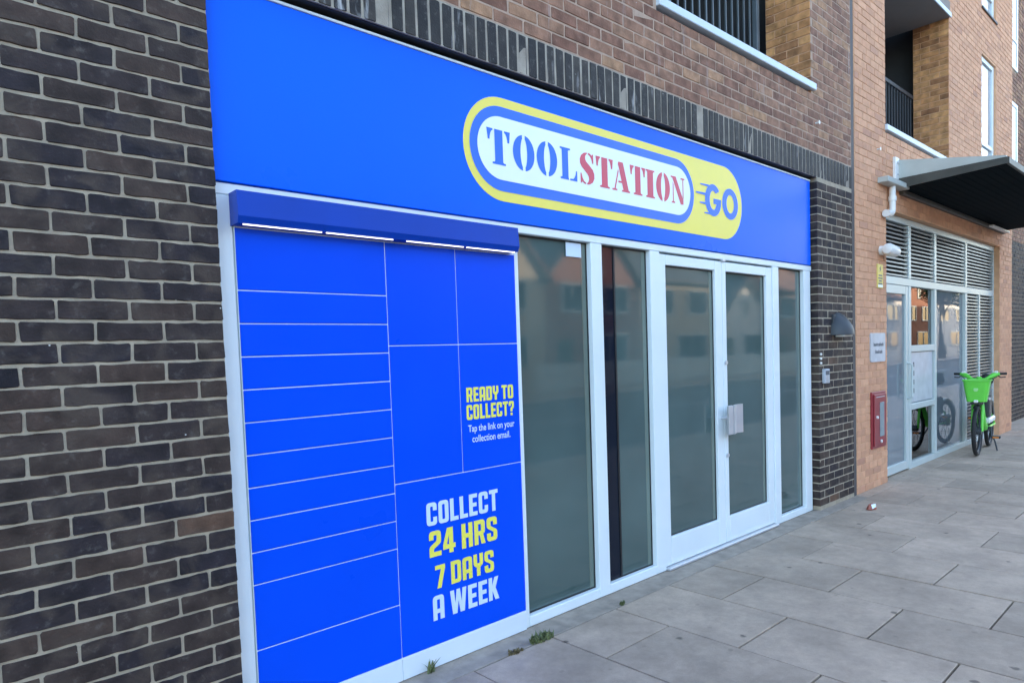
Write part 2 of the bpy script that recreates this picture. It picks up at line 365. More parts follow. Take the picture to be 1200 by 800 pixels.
# ---------------------------------------------------------------- SETTING: ground, road, pavement
def struct(name, mb, mat, **k):
    o = mb.build(name, mat, **k); o['kind'] = 'structure'; return o
M['asphalt'] = plain('asphalt', (.13,.125,.12), .85, var=.2, scale=3, bump=.6, bscale=150)
M['earth'] = plain('earth', (.09,.085,.07), .95, var=.3, scale=1)
M['road_paint'] = plain('white_road_paint', (.7,.7,.68), .6, var=.15, scale=6)
M['kerb'] = plain('granite_kerb', (.26,.26,.26), .8, var=.2, scale=30, bump=.3)
def slabmat(name, obj=True):
    m, nt, N, L, P = newmat(name)
    geo = N.new('ShaderNodeNewGeometry'); oi = N.new('ShaderNodeObjectInfo')
    cr = N.new('ShaderNodeValToRGB'); e = cr.color_ramp.elements
    for i, (p, c) in enumerate([(0,(.355,.270,.198)),(.5,(.425,.322,.236)),(1,(.485,.363,.266))]):
        if i > 1: e.new(.5)
    for i, (p, c) in enumerate([(0,(.355,.270,.198)),(.5,(.425,.322,.236)),(1,(.485,.363,.266))]): e[i].position = p; e[i].color = rgb(c)
    L.new(oi.outputs['Random'], cr.inputs[0])
    def noise(s, d, lo, hi, a, b, r=.5):
        n = N.new('ShaderNodeTexNoise'); n.inputs['Scale'].default_value = s; n.inputs['Detail'].default_value = d; n.inputs['Roughness'].default_value = r
        L.new(geo.outputs['Position'], n.inputs['Vector'])
        mr = N.new('ShaderNodeMapRange'); mr.inputs['From Min'].default_value = lo; mr.inputs['From Max'].default_value = hi
        mr.inputs['To Min'].default_value = a; mr.inputs['To Max'].default_value = b
        L.new(n.outputs['Fac'], mr.inputs['Value']); return n, mr
    def scale(c, f):
        v = N.new('ShaderNodeVectorMath'); v.operation = 'SCALE'; L.new(c, v.inputs[0]); L.new(f, v.inputs['Scale']); return v.outputs[0]
    _, a = noise(2.2, 6, .3, .7, .78, 1.18, .6); c = scale(cr.outputs[0], a.outputs[0])
    _, b = noise(14, 9, .3, .72, 1.10, .80, .7); c = scale(c, b.outputs[0])
    _, b2 = noise(220, 3, .3, .7, .90, 1.10); c = scale(c, b2.outputs[0])
    # trodden gum and oil spots
    vo = N.new('ShaderNodeTexVoronoi'); vo.inputs['Scale'].default_value = 3.6; vo.inputs['Randomness'].default_value = 1
    nd = N.new('ShaderNodeTexNoise'); nd.inputs['Scale'].default_value = 25; L.new(geo.outputs['Position'], nd.inputs['Vector'])
    ad = N.new('ShaderNodeVectorMath'); ad.operation = 'MULTIPLY_ADD'; L.new(nd.outputs['Color'], ad.inputs[0]); ad.inputs[1].default_value = (.03,.03,.03); L.new(geo.outputs['Position'], ad.inputs[2])
    L.new(ad.outputs[0], vo.inputs['Vector'])
    sp = N.new('ShaderNodeMapRange'); sp.inputs['From Min'].default_value = .05; sp.inputs['From Max'].default_value = .085; sp.inputs['To Min'].default_value = .36; sp.inputs['To Max'].default_value = 1
    L.new(vo.outputs['Distance'], sp.inputs['Value']); c = scale(c, sp.outputs[0])
    v2 = N.new('ShaderNodeTexVoronoi'); v2.inputs['Scale'].default_value = 5.3; L.new(ad.outputs[0], v2.inputs['Vector'])
    s2 = N.new('ShaderNodeMapRange'); s2.inputs['From Min'].default_value = .05; s2.inputs['From Max'].default_value = .09; s2.inputs['To Min'].default_value = .78; s2.inputs['To Max'].default_value = 1
    L.new(v2.outputs['Distance'], s2.inputs['Value']); c = scale(c, s2.outputs[0])
    L.new(c, P.inputs['Base Color'])
    _, rr = noise(5, 5, .3, .7, .50, .72); L.new(rr.outputs[0], P.inputs['Roughness'])
    n3 = N.new('ShaderNodeTexNoise'); n3.inputs['Scale'].default_value = 160; n3.inputs['Detail'].default_value = 6; L.new(geo.outputs['Position'], n3.inputs['Vector'])
    bp = N.new('ShaderNodeBump'); bp.inputs['Strength'].default_value = .35; bp.inputs['Distance'].default_value = .003
    L.new(n3.outputs['Fac'], bp.inputs['Height']); L.new(bp.outputs[0], P.inputs['Normal'])
    return m
M['slab'] = slabmat('concrete_paving_slab')
M['bed'] = plain('sandy_joint_bed', (.085,.074,.062), .95, var=.4, scale=20)
M['strip'] = plain('grey_cement_strip', (.31,.255,.20), .9, var=.22, scale=12, bump=.9, bscale=110)

struct('ground', MB().box(-300, 300, -300, 300, -1.2, -.30), M['earth'])
pave = struct('pavement', MB().box(-25, 60, -4.0, .60, -.29, GZ-.024), M['bed'])
KERB_Y = -4.0
struct('kerb', MB().cbox(-25, 60, KERB_Y-.15, KERB_Y, -.29, GZ, .012), M['kerb'])
road = struct('road', MB().box(-60, 130, -13.0, KERB_Y-.15, -.29, -.14), M['asphalt'])
for i in range(22):
    MB().box(-20+i*6, -17+i*6, -8.65, -8.53, -.14, -.136).build('centre_line', M['road_paint'], road)
struct('far_kerb', MB().cbox(-60, 130, -13.15, -13.0, -.29, GZ, .012), M['kerb'])
struct('far_pavement', MB().box(-60, 130, -16.0, -13.15, -.29, GZ-.004), M['slab'])
# slabs: columns 0.567 m wide, slabs 0.87 m long, joints staggered by half
px0 = 1.775; pw = .5675; pl = .868
slabmesh = {}
def slab(x0, x1, y0, y1):
    j = .0052
    L = x1-x0-2*j; W = y1-y0-2*j
    key = (round(L, 2), round(W, 3))
    if key not in slabmesh:
        slabmesh[key] = MB().cbox(-L/2, L/2, -W/2, W/2, -.05, 0, .0022).mesh('paving_slab')
    o = link_mesh('paving_slab', slabmesh[key], M['slab'], pave, ((x0+x1)/2, (y0+y1)/2, GZ+random.uniform(-.0022,.0018)))
    o.rotation_euler = (random.uniform(-.0025,.0025), random.uniform(-.0025,.0025), random.uniform(-.002,.002))
for k in range(-5, 22):
    xa = px0+pw*k
    ph = -.515 if k % 2 == 0 else -.945
    ys = [-.122]; y = ph
    if ys[-1]-y < .3: y -= 0
    while y > -3.9:
        ys.append(y); y -= pl
    ys.append(-3.99)
    for a, b in zip(ys[1:], ys[:-1]):
        if b-a > .05: slab(xa, xa+pw, a, b)
# far and near remainder of the footway, beyond where slabs can be told apart
MB().box(px0+pw*22+.004, 60, -3.99, -.122, -.08, GZ).build('distant_paving', M['slab'], pave)
MB().box(-25, px0-pw*5-.004, -3.99, -.122, -.08, GZ).build('distant_paving', M['slab'], pave)
MB().cbox(-25, 6.46, -.116, .30, -.08, GZ-.003, .003).build('cement_strip', M['strip'], pave)
MB().cbox(6.47, 60, -.116, .30, -.08, GZ-.001, .003).build('cement_strip', M['slab'], pave)

# ---------------------------------------------------------------- SHOP BLOCK
blk = thing('apartment_building', (3.2, 0, GZ), 'brown brick apartment block with dark brick ground floor framing the blue shopfront', 'building')
OX0, OX1 = .105, 5.600     # shopfront opening
ST0, ST1 = 3.112, 3.337    # soldier course
BX0, BX1 = 3.10, 5.50      # balcony opening
SILL = 3.885
JX = 6.42                  # movement joint
w = MB(); w.box(-25, OX0, MD, .6, GZ-.2, ST0)
wall_l = w.build('dark_brick_wall', M['mortar'], blk)
w = MB(); w.box(OX1+.007, JX, .0022, .6, GZ-.2, ST0)
wall_p = w.build('brick_pier', M['mortar'], blk)
w = MB(); w.box(-25, JX, .0022, .6, ST0, ST1-.004)
wall_s = w.build('soldier_course', M['mortar_dark'], blk)
w = MB(); w.box(-25, JX, .0026, .43, ST1-.004, SILL-.03).box(-25, BX0, .0026, .43, SILL-.03, BH).box(BX1+.008, JX, .0026, .43, SILL-.03, BH).box(BX0, BX1+.008, MD, .43, 6.1, BH)
wall_u = w.build('upper_wall', M['mortar_brown'], blk)
# the mass behind
w = MB(); w.box(-25, JX, 2.2, 12, -.2, BH).box(-25, JX, .61, 2.2, -.2, 3.75).box(-25, 2.6, .44, 2.2, 3.76, BH-.01).box(5.9, JX, .44, 2.2, 3.76, BH-.01).box(2.6, 5.9, .44, 2.2, 6.1, BH-.01)
w.build('inner_structure', M['room'], blk)
# bricks of the left wall (row 0 is centred at z = 2.89; perpends measured)
def left_spec(xmin, xmax, rlo, rhi):
    for r in range(rlo, rhi):
        zc = 2.89-.075*r
        if zc+.03 > ST0: continue
        x = OX0; nxt = (0.0 if r % 2 else -.1125)
        while x > xmin:
            if nxt <= xmax: yield (nxt, x+(.0055 if x == OX0 else 0), zc)
            x = nxt; nxt -= .225
rl = [s for s in left_spec(-.80, 9, -2, 39)]
place_bricks(wall_l, M['dark_brick'], 'dark_brick', rl, D=.045, depth_at=lambda a, b: .10 if b > .1 else .03)
joined_bricks('distant_brickwork', M['dark_brick_a'], wall_l, [s for s in left_spec(-6, 9, -2, 39) if s[1] < -.82], lambda u, v, d: (u, d, v))
# bricks of the right pier
sp = []
for r in range(-2, 39):
    zc = 2.89-.075*r
    if zc+.03 > ST0: continue
    x = OX1-.0055; nxt = OX1+(.1025 if r % 2 else .215)+.0045
    while x < JX-.02:
        e = min(nxt, JX+.006)
        if e-x > .04: sp.append((x, e, zc))
        x = nxt; nxt += .225
place_bricks(wall_p, M['dark_brick'], 'dark_brick', sp, fine=False, J=.0135, depth_at=lambda a, b: .10 if a < OX1 else .03)
# soldier course
x = -.62; k = 0
sm = [brick_mesh(.0605, .213, .10, 40+i, fine=False, tone='soldier') for i in range(6)]
while x < JX-.05:
    if x > .62:
        o = link_mesh('soldier_brick', sm[k % 6], M['soldier'], wall_s, (x+.0375, random.uniform(-.003,.002), (ST0+ST1)/2-.004)); k += 1
    else:
        o = link_mesh('soldier_brick', sm[k % 6], M['soldier'], wall_s, (x+.0375, 0, (ST0+ST1)/2-.004)); k += 1
    x += .075
# upper brown bricks
hole = [(BX0, BX1, SILL-.03, 6.1)]
allup = list(rows(.9, JX-.004, ST1, ST1+.075*30, .03, 0, hole))
vis = [s for s in allup if s[2] < 3.10+.32*(s[1])+.12 and s[1] > 1.05]
place_bricks(wall_u, M['brown_brick'], 'brown_brick', vis, fine=False, J=.0125, depth_at=lambda a, b: .03)
rest = [s for s in allup if s not in vis]
rest += [s for s in rows(-6, .9, ST1, ST1+.075*30, .03, 0)]
rest += [s for s in rows(-6, JX-.004, ST1+.075*30, ST1+.075*70, .03, 0, hole)]
joined_bricks('upper_brickwork', M['brown_brick_a'], wall_u, rest, lambda u, v, d: (u, d, v))
# the brick return of the balcony opening (faces the camera)
joined_bricks('jamb_brickwork', M['jamb_brick_a'], wall_u, list(rows(.0, .43, 3.937-.075*2, 3.937+.075*28, .0, 0)), lambda u, v, d: (BX1+d, u, v))
MB().box(BX1+.006, BX1+.3, .012, .425, SILL-.02, 6.1).build('jamb', M['mortar_tan'], wall_u)
# balcony: sill, railing, back wall
MB().cbox(BX0, BX1+.06, -.028, .43, SILL-.0, SILL+.062, .005).build('balcony_sill', M['sill'], blk)
MB().box(2.61, 5.89, .45, 2.2, 3.76, 3.82).build('balcony_floor', M['concrete'], blk)
ral = MB().cbox(BX0-.3, 5.36, .42, .46, 4.98, 5.03).cbox(BX0-.3, 5.36, .425, .455, 3.99, 4.03).cbox(5.31, 5.36, .415, .465, 3.95, 5.05).build('railing', M['rail_steel'], blk)
bar = MB().cbox(-.008, .008, -.008, .008, 0, .96, .002).mesh('bar')
for i in range(22): link_mesh('bar', bar, M['rail_steel'], ral, (2.95+i*.108, .44, 4.02))
MB().box(2.7, 5.8, 2.14, 2.195, 3.83, 6.05).build('balcony_window', M['dark_pane'], blk)
# movement joint between the two blocks
MB().cbox(JX+.004, JX+.078, .004, .5, GZ-.1, BH, .004).build('movement_joint', M['joint'], blk)

# ---------------------------------------------------------------- FASCIA SIGN
def fx(X): return CAMX+(X-CAMX)*.9972
FY = .050
fas = thing('fascia_sign', (2.85, FY, 2.29), 'long blue fascia sign board with yellow-edged logo above the shop windows', 'sign')
MB().cbox(OX0+.004, 5.565, FY, .115, 2.297, 3.076, .003).build('sign_panel', M['blue'], fas)
MB().cbox(OX0+.004, 5.565, FY-.006, .11, 3.0765, 3.089, .002).build('top_trim', M['alu'], fas)
MB().box(OX0+.002, 5.598, .012, .30, 3.1085, 3.1115).box(OX0+.002, 5.598, .10, .13, 3.05, 3.108).build('lintel_plate', M['gasket'], fas)

def arc(cx, cz, r, a0, a1, n=14, rz=None):
    rz = rz or r
    return [(cx+r*math.cos(R(a0+(a1-a0)*i/n)), cz+rz*math.sin(R(a0+(a1-a0)*i/n))) for i in range(n+1)]
def pill(x0, x1, z0, z1, r=None):
    r = r or (z1-z0)/2
    return arc(x0+r, z1-r, r, 180, 90)+arc(x1-r, z1-r, r, 90, 0)+arc(x1-r, z0+r, r, 0, -90)+arc(x0+r, z0+r, r, -90, -180)
def flat(contour_sets, y, th=.0012):
    """flat vinyl: each entry is [outer, hole, hole...]; real sheet with a thin edge"""
    mb = MB()
    for cs in contour_sets:
        polys = [[Vector((p[0], p[1], 0)) for p in c] for c in cs]
        tri = tessellate_polygon(polys)
        ptsf = [p for c in cs for p in c]; n = len(ptsf)
        vs = [(p[0], y, p[1]) for p in ptsf]
        fs = [tuple(t) for t in tri]
        b = n; vs += [(p[0], y+th, p[1]) for p in ptsf]; s = 0
        for c in cs:
            m = len(c)
            for i in range(m): fs.append((s+i, s+(i+1) % m, b+s+(i+1) % m, b+s+i))
            s += m
        mb.add(vs, fs)
    return mb
logo = flat([[pill(fx(1.412), fx(4.306), 2.405, 2.968)]], FY-.002).build('logo_badge', M['yellow'], fas)
flat([[pill(fx(1.455), fx(3.60), 2.460, 2.918)]], FY-.004).build('logo_ring', M['logo_blue'], logo)
flat([[pill(fx(1.507), fx(3.55), 2.520, 2.862)]], FY-.006).build('logo_panel', M['logo_white'], logo)

# stencil serif letters in a unit box (x 0..1, z 0..1)
def mirror(c): return [(1-x, z) for x, z in c][::-1]
T_arm = [(0,1),(.25,1),(.25,.955),(.20,.93),(.155,.86),(.125,.76),(.115,.68),(.045,.68)]
T_ = [[T_arm], [mirror(T_arm)], [[(.33,1),(.67,1),(.67,.09),(.70,.06),(.78,.05),(.78,0),(.22,0),(.22,.05),(.30,.06),(.33,.09)]]]
O_l = arc(.5,.5,.5,97,263,24,.53)+[(.43,.03)]+arc(.5,.5,.155,247,113,16,.46)+[(.43,.97)]
O_ = [[O_l], [mirror(O_l)]]
L_ = [[[(0,1),(.60,1),(.60,.95),(.50,.94),(.47,.91),(.47,.09),(.50,.0),(.0,0),(.0,.05),(.08,.06),(.11,.09),(.11,.91),(.08,.94),(0,.95)]],
      [[(.57,0),(1,0),(1,.33),(.94,.33),(.91,.22),(.85,.12),(.76,.06),(.57,.05)]]]
def vstroke(pts, n=7):
    """closed outline from centre points with half widths (x, z, wx, wz)"""
    a = [(x-wx, z-wz) for x, z, wx, wz in pts]; b = [(x+wx, z+wz) for x, z, wx, wz in pts]
    return a+b[::-1]
S_ = [[[(.50,1.02),(.30,.99),(.12,.90),(.03,.77),(.04,.64),(.14,.53),(.34,.42),(.52,.32),(.60,.24),(.61,.15),(.55,.06),(.48,.03),(.48,-.02),(.66,0),(.86,.08),(.97,.22),(.97,.36),(.88,.49),(.68,.60),(.46,.71),(.38,.79),(.38,.88),(.44,.95),(.50,.97)]],
      [[(.58,1.02),(.58,.97),(.70,.93),(.80,.84),(.86,.70),(.92,.70),(.92,1.0),(.86,1.0),(.83,.95),(.72,1.0)]],
      [[(.40,-.02),(.40,.03),(.28,.07),(.17,.17),(.11,.32),(.05,.32),(.05,0),(.11,0),(.15,.06),(.26,0)]]]
A_ = [[[(.36,1.0),(.62,1.0),(.93,.06),(1.0,.05),(1.0,0),(.54,0),(.54,.05),(.62,.06),(.55,.29),(.34,.29),(.355,.35),(.53,.35),(.44,.63),(.40,.76),(.34,.92)]],
      [[(.0,0),(.27,0),(.27,.05),(.18,.06),(.365,.66),(.34,.74),(.12,.06),(.0,.05)]]]
I_ = [[[(.0,1),(1,1),(1,.95),(.88,.94),(.83,.91),(.83,.09),(.88,.06),(1,.05),(1,0),(0,0),(0,.05),(.12,.06),(.17,.09),(.17,.91),(.12,.94),(0,.95)]]]
N_ = [[[(0,1),(.36,1),(.96,.0),(.80,0),(.80,-.02),(.66,0),(.12,.94),(0,.95)]],
      [[(.14,.78),(.19,.70),(.19,.06),(.28,.05),(.28,0),(.05,0),(.05,.05),(.14,.06)]],
      [[(.86,.27),(.91,.19),(.91,.94),(1.0,.95),(1.0,1),(.72,1),(.72,.95),(.86,.94)]]]
N_[0] = [[(0,1),(.36,1),(.90,.16),(.90,0),(.70,0),(.12,.94),(0,.95)]]
word = [(T_,1.573,1.745,'logo_blue'),(O_,1.765,1.934,'logo_blue'),(O_,1.953,2.124,'logo_blue'),(L_,2.151,2.300,'logo_blue'),
        (S_,2.325,2.466,'logo_red'),(T_,2.479,2.650,'logo_red'),(A_,2.640,2.824,'logo_red'),(T_,2.828,2.998,'logo_red'),
        (I_,3.004,3.104,'logo_red'),(O_,3.123,3.287,'logo_red'),(N_,3.300,3.473,'logo_red')]
for g, a, b, m in word:
    a, b = fx(a), fx(b); z0, z1 = 2.600, 2.788
    flat([[[(a+(b-a)*x, z0+(z1-z0)*z) for x, z in c] for c in cs] for cs in g], FY-.0075).build('letter', M[m], logo)
# GO with speed lines
def GOletter(kind):
    if kind == 'O':
        a, b = fx(4.003), fx(4.242); cx = (a+b)/2
        return [[arc(cx, 2.686, (b-a)/2, 0, 360, 36, .121)[:-1], arc(cx, 2.686, (b-a)/2-.062, 360, 0, 36, .072)[:-1]]]
    a, b = fx(3.756), fx(3.985); cx = (a+b)/2; rx = (b-a)/2
    out = arc(cx, 2.686, rx, 40, 345, 36, .121)
    inn = arc(cx, 2.686, rx-.062, 300, 48, 30, .072)
    g = out+[(cx+rx, 2.700), (cx+.005, 2.700), (cx+.005, 2.660), (cx+.048, 2.660)]+inn
    sets = [[g]]
    for z, l0, l1, t in [(2.790, .155, .02, .010), (2.722, .215, -.02, .012), (2.652, .165, -.02, .011), (2.582, .105, .05, .010)]:
        sets.append([[(a-l0+.09, z+t*.1), (a+l1+.03, z+t*.6), (a+l1+.03, z-t), (a-l0+.09, z-t*.7)]])
    return sets
G = GOletter('G')
flat([G[0]], FY-.004).build('letter', M['logo_blue'], logo)
for s in G[1:]: flat([s], FY-.0052).build('speed_line', M['logo_blue'], logo)
flat(GOletter('O'), FY-.004).build('letter', M['logo_blue'], logo)

# ---------------------------------------------------------------- SHOPFRONT GLAZING
SY = .060; ZH = 2.246; ZB = .032
shop = thing('glazed_shopfront', (3.65, SY, GZ), 'white aluminium shopfront with frosted panes and double doors', 'shopfront')
def fr(n, x0, x1, z0, z1, y0=SY, y1=SY+.09, b=.004, mat='alu', par=None):
    return MB().cbox(x0, x1, y0, y1, z0, z1, b).build(n, M[mat], par or shop)
fr('head_rail', OX0+.006, 5.598, ZH, 2.2935)
fr('left_post', OX0+.006, .186, GZ, ZH-.001)
for a, b in ((1.752, 1.786), (2.418, 2.527), (3.044, 3.157), (4.827, 4.937), (5.435, 5.572)): fr('mullion', a, b, GZ, ZH-.001)
for a, b in ((1.787, 2.417), (2.528, 3.043), (4.938, 5.434)): fr('bottom_rail', a, b, GZ, ZB)
def pane(n, x0, x1, z0, z1, y, mat='frosted', par=None):
    p = MB().box(x0-.004, x1+.004, y, y+.012, z0-.004, z1+.004).build(n, M[mat], par or shop)
    g = .007
    MB().box(x0, x0+g, y-.006, y-.0005, z0, z1).box(x1-g, x1, y-.006, y-.0005, z0, z1).box(x0+g, x1-g, y-.006, y-.0005, z0, z0+g).box(x0+g, x1-g, y-.006, y-.0005, z1-g*1.4, z1).build('gasket', M['gasket'], p)
    if mat == 'frosted': MB().box(x1-.050, x1-g-.0005, y-.0014, y-.0002, z0+g+.0005, z1-g*1.4-.0005).build('painted_reflection', M['painted_reflection'], p)  # mullion side's reflection painted as a lighter strip along the right edge
    return p
PY = SY+.042
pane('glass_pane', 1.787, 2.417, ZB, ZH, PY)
pane('dark_pane', 2.528, 2.690, ZB, ZH, PY, 'dark_pane')
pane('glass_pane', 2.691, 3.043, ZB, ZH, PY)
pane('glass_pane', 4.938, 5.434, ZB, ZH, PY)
st = MB().box(2.222, 2.362, PY-.010, PY-.009, 2.150, 2.236).build('paper_notice', M['text_white'], shop); st['label'] = 'small blank pale notice stuck to the top of the glass'
fr('threshold', 3.158, 4.826, GZ, -.012, SY-.03, SY+.09, .003, 'steel')
# double doors
for (x0, x1, g0, g1) in ((3.160, 3.995, 3.236, 3.897), (4.000, 4.824, 4.058, 4.720)):
    d = MB().cbox(x0, g0, SY+.008, SY+.06, -.008, 2.232).build('door', M['alu'], shop)
    fr('stile', g1, x1, -.008, 2.232, SY+.008, SY+.06, par=d)
    fr('top_rail', g0+.0005, g1-.0005, 2.158, 2.232, SY+.008, SY+.06, par=d)
    fr('bottom_rail', g0+.0005, g1-.0005, -.008, .196, SY+.008, SY+.06, par=d)
    pane('glass_pane', g0, g1, .196, 2.158, SY+.036, par=d)
    hx = 3.955 if x0 < 3.5 else 4.04
    MB().tube([(hx, SY+.012, .885 if 0 else 1.0), (hx, SY-.055, 1.0)], .011, 10).build('handle_stem', M['steel'], d)
    pl_ = MB()
    if x0 < 3.5: pl_.cbox(3.925, 3.994, SY-.076, SY-.055, .872, 1.100, .004)
    else: pl_.prism([(3.999, SY-.080), (4.085, SY-.050), (4.165, SY-.062), (4.165, SY-.050), (4.085, SY-.038), (3.999, SY-.068)], 'z', .872, 1.100)
    pl_.build('handle', M['white_plastic'] if 0 else M['steel'], d)
    if x0 > 3.5:
        for z in (1.436, .695): MB().tube([(4.028, SY+.009, z), (4.028, SY-.006, z)], .016, 14).build('lock', M['steel'], d)
fr('door_stop', 3.985, 4.03, 2.233, 2.2455, SY-.01, SY+.02, .002, 'steel')

# ---------------------------------------------------------------- PARCEL LOCKER
LY = .050
loc = thing('parcel_locker', (.95, LY, GZ), 'tall bright blue parcel locker bank with lit hood beside the windows', 'locker')
LX0, LD1, LD2, LX1 = .188, .900, 1.326, 1.750
MB().cbox(LX0, LX1, LY+.0045, .5, .012, 2.246, .002).build('cabinet', M['alu'], loc)
MB().cbox(LX0, LD1-.001, LY-.001, LY+.011, GZ, .079, .002).cbox(LD1+.001, LX1, LY-.001, LY+.011, GZ, .079, .002).build('plinth', M['white_panel'], loc)
gz = [2.118, 1.861]+[1.861-.1368*i for i in range(1, 10)]+[.350, .081]
G_ = .0022
def ldoor(x0, x1, z0, z1, mat='blue_door'):
    dj = random.uniform(-.0008,.0008)
    return MB().cbox(x0+G_, x1-G_, LY+dj, LY+.0115, z0+G_, z1-G_, .0025).build('locker_door', M[mat], loc)
for a, b in zip(gz[:-1], gz[1:]): ldoor(LX0, LD1, b, a)
ldoor(LD1, LD2, 1.621, 2.118); ldoor(LD1, LD2, .946, 1.621)
ldoor(LD2, LX1, 1.621, 2.118); ready = ldoor(LD2, LX1, .946, 1.621); coll = ldoor(LD1, LX1, .081, .946)
# hood with lamps
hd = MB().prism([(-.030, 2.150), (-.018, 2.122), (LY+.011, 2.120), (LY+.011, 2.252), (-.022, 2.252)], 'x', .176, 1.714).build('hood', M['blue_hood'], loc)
for a, b in ((.202, .545), (.567, .910), (.988, 1.336), (1.358, 1.696)):
    MB().box(a, b, -.011, -.004, 2.1180, 2.1215).build('lamp_strip', M['led'], hd)

# block letters (unit height 1, own widths)
def rp(pts, n=5):
    """round the corners that carry a radius"""
    out = []; m = len(pts)
    for i, p in enumerate(pts):
        r = p[2] if len(p) > 2 else 0
        if r <= 0: out.append((p[0], p[1])); continue
        P = Vector(p[:2]); A = Vector(pts[i-1][:2])-P; B = Vector(pts[(i+1) % m][:2])-P
        ra = min(r, A.length*.48); rb = min(r, B.length*.48); a = P+A.normalized()*ra; b = P+B.normalized()*rb
        for k in range(n+1):
            t = k/n; q = a*(1-t)**2+P*2*t*(1-t)+b*t*t; out.append((q.x, q.y))
    return out
q = .17
def rr(x0, x1, z0, z1, r): return [(x0,z0,r),(x0,z1,r),(x1,z1,r),(x1,z0,r)]
hole_ = rr(.19,.33,.17,.83,.04)
GL = {
 'C': (.52, [[[(.52,.64),(.52,1,q),(0,1,q),(0,0,q),(.52,0,q),(.52,.36),(.33,.36),(.33,.17,.04),(.19,.17,.04),(.19,.83,.04),(.33,.83,.04),(.33,.64)]]]),
 'O': (.52, [[rr(0,.52,0,1,q), hole_]]),
 'L': (.43, [[[(0,1),(0,0),(.43,0),(.43,.18),(.19,.18),(.19,1)]]]),
 'E': (.45, [[[(0,0),(0,1),(.45,1),(.45,.82),(.19,.82),(.19,.59),(.41,.59),(.41,.41),(.19,.41),(.19,.18),(.45,.18),(.45,0)]]]),
 'T': (.50, [[[(.155,0),(.155,.82),(0,.82),(0,1),(.5,1),(.5,.82),(.345,.82),(.345,0)]]]),
 '2': (.52, [[[(0,0),(0,.40,.1),(.33,.60,.06),(.33,.83,.04),(.19,.83,.04),(.19,.66),(0,.66),(0,1,q),(.52,1,q),(.52,.50,.1),(.19,.30,.05),(.19,.18),(.52,.18),(.52,0)]]]),
 '4': (.56, [[[(.27,0),(.27,.17),(0,.17),(0,.35),(.2,1),(.46,1),(.46,.35),(.56,.35),(.56,.17),(.46,.17),(.46,0)], [(.17,.35),(.27,.35),(.27,.72)]]]),
 'H': (.52, [[[(0,0),(0,1),(.19,1),(.19,.59),(.33,.59),(.33,1),(.52,1),(.52,0),(.33,0),(.33,.41),(.19,.41),(.19,0)]]]),
 'R': (.53, [[[(0,0),(0,1),(.52,1,q),(.52,.46,.12),(.43,.40),(.53,0),(.335,0),(.26,.37),(.19,.37),(.19,0)], [(.19,.54),(.33,.54,.04),(.33,.83,.04),(.19,.83)]]]),
 'S': (.52, [[[(0,0,q),(0,.34),(.19,.34),(.19,.17,.04),(.33,.17,.04),(.33,.37,.05),(0,.57,.1),(0,1,q),(.52,1,q),(.52,.66),(.33,.66),(.33,.83,.04),(.19,.83,.04),(.19,.63,.05),(.52,.43,.1),(.52,0,q)]]]),
 '7': (.50, [[[(.08,0),(.29,.82),(0,.82),(0,1),(.5,1),(.5,.84),(.28,0)]]]),
 'D': (.52, [[[(0,0),(0,1),(.52,1,q),(.52,0,q)], hole_]]),
 'A': (.52, [[[(0,0),(0,1,q),(.52,1,q),(.52,0),(.33,0),(.33,.27),(.19,.27),(.19,0)], [(.19,.44),(.33,.44),(.33,.83,.04),(.19,.83,.04)]]]),
 'Y': (.52, [[[(0,1),(0,.50,.12),(.165,.38),(.165,0),(.355,0),(.355,.38),(.52,.50,.12),(.52,1),(.33,1),(.33,.57,.05),(.19,.57,.05),(.19,1)]]]),
 'W': (.80, [[[(0,1),(.11,0),(.32,0),(.40,.52),(.48,0),(.69,0),(.80,1),(.61,1),(.56,.42),(.48,1),(.32,1),(.24,.42),(.19,1)]]]),
 'K': (.55, [[[(0,0),(0,1),(.19,1),(.19,.63),(.32,1),(.53,1),(.36,.53),(.55,0),(.34,0),(.19,.42),(.19,0)]]]),
 '?': (.50, [[[(0,.66),(0,1,q),(.5,1,q),(.5,.54,.1),(.34,.42),(.34,.27),(.15,.27),(.15,.50,.05),(.31,.62,.04),(.31,.83,.04),(.19,.83,.04),(.19,.66)]], [[(.15,0),(.34,0),(.34,.17),(.15,.17)]]]),
}
def line(txt, x0, x1, z0, z1, y, mat, par, one=False, gap=.085, space=.30):
    tot = 0
    for i, ch in enumerate(txt): tot += space if ch == ' ' else GL[ch][0]+(gap if i < len(txt)-1 and txt[i+1] != ' ' else 0)
    s = (x1-x0)/tot; x = x0; h = z1-z0; sets = []
    for i, ch in enumerate(txt):
        if ch == ' ': x += space*s; continue
        cs = [[[(x+px*s, z0+pz*h) for px, pz in rp(c)] for c in grp] for grp in GL[ch][1]]
        if one: sets += cs
        else: flat(cs, y).build('letter', M[mat], par)
        x += (GL[ch][0]+(gap if i < len(txt)-1 and txt[i+1] != ' ' else 0))*s
    if one: flat(sets, y).build('lettering', M[mat], par)
f8 = lambda X: CAMX+(X-CAMX)*(2.7602+LY)/(2.7602+.088)
z8 = lambda Z: CAMZ+(Z-CAMZ)*(2.7602+LY)/(2.7602+.088)
TY = LY-.0026
line('COLLECT', f8(1.103), f8(1.591), z8(.693), z8(.812), TY, 'text_white', coll)
line('24 HRS', f8(1.113), f8(1.578), z8(.528), z8(.662), TY, 'text_yellow', coll)
line('7 DAYS', f8(1.143), f8(1.545), z8(.357), z8(.478), TY, 'text_yellow', coll)
line('A WEEK', f8(1.121), f8(1.577), z8(.194), z8(.322), TY, 'text_white', coll)
line('READY TO', f8(1.394), f8(1.736), z8(1.311), z8(1.389), TY, 'text_yellow', ready)
line('COLLECT?', f8(1.391), f8(1.738), z8(1.215), z8(1.296), TY, 'text_yellow', ready)
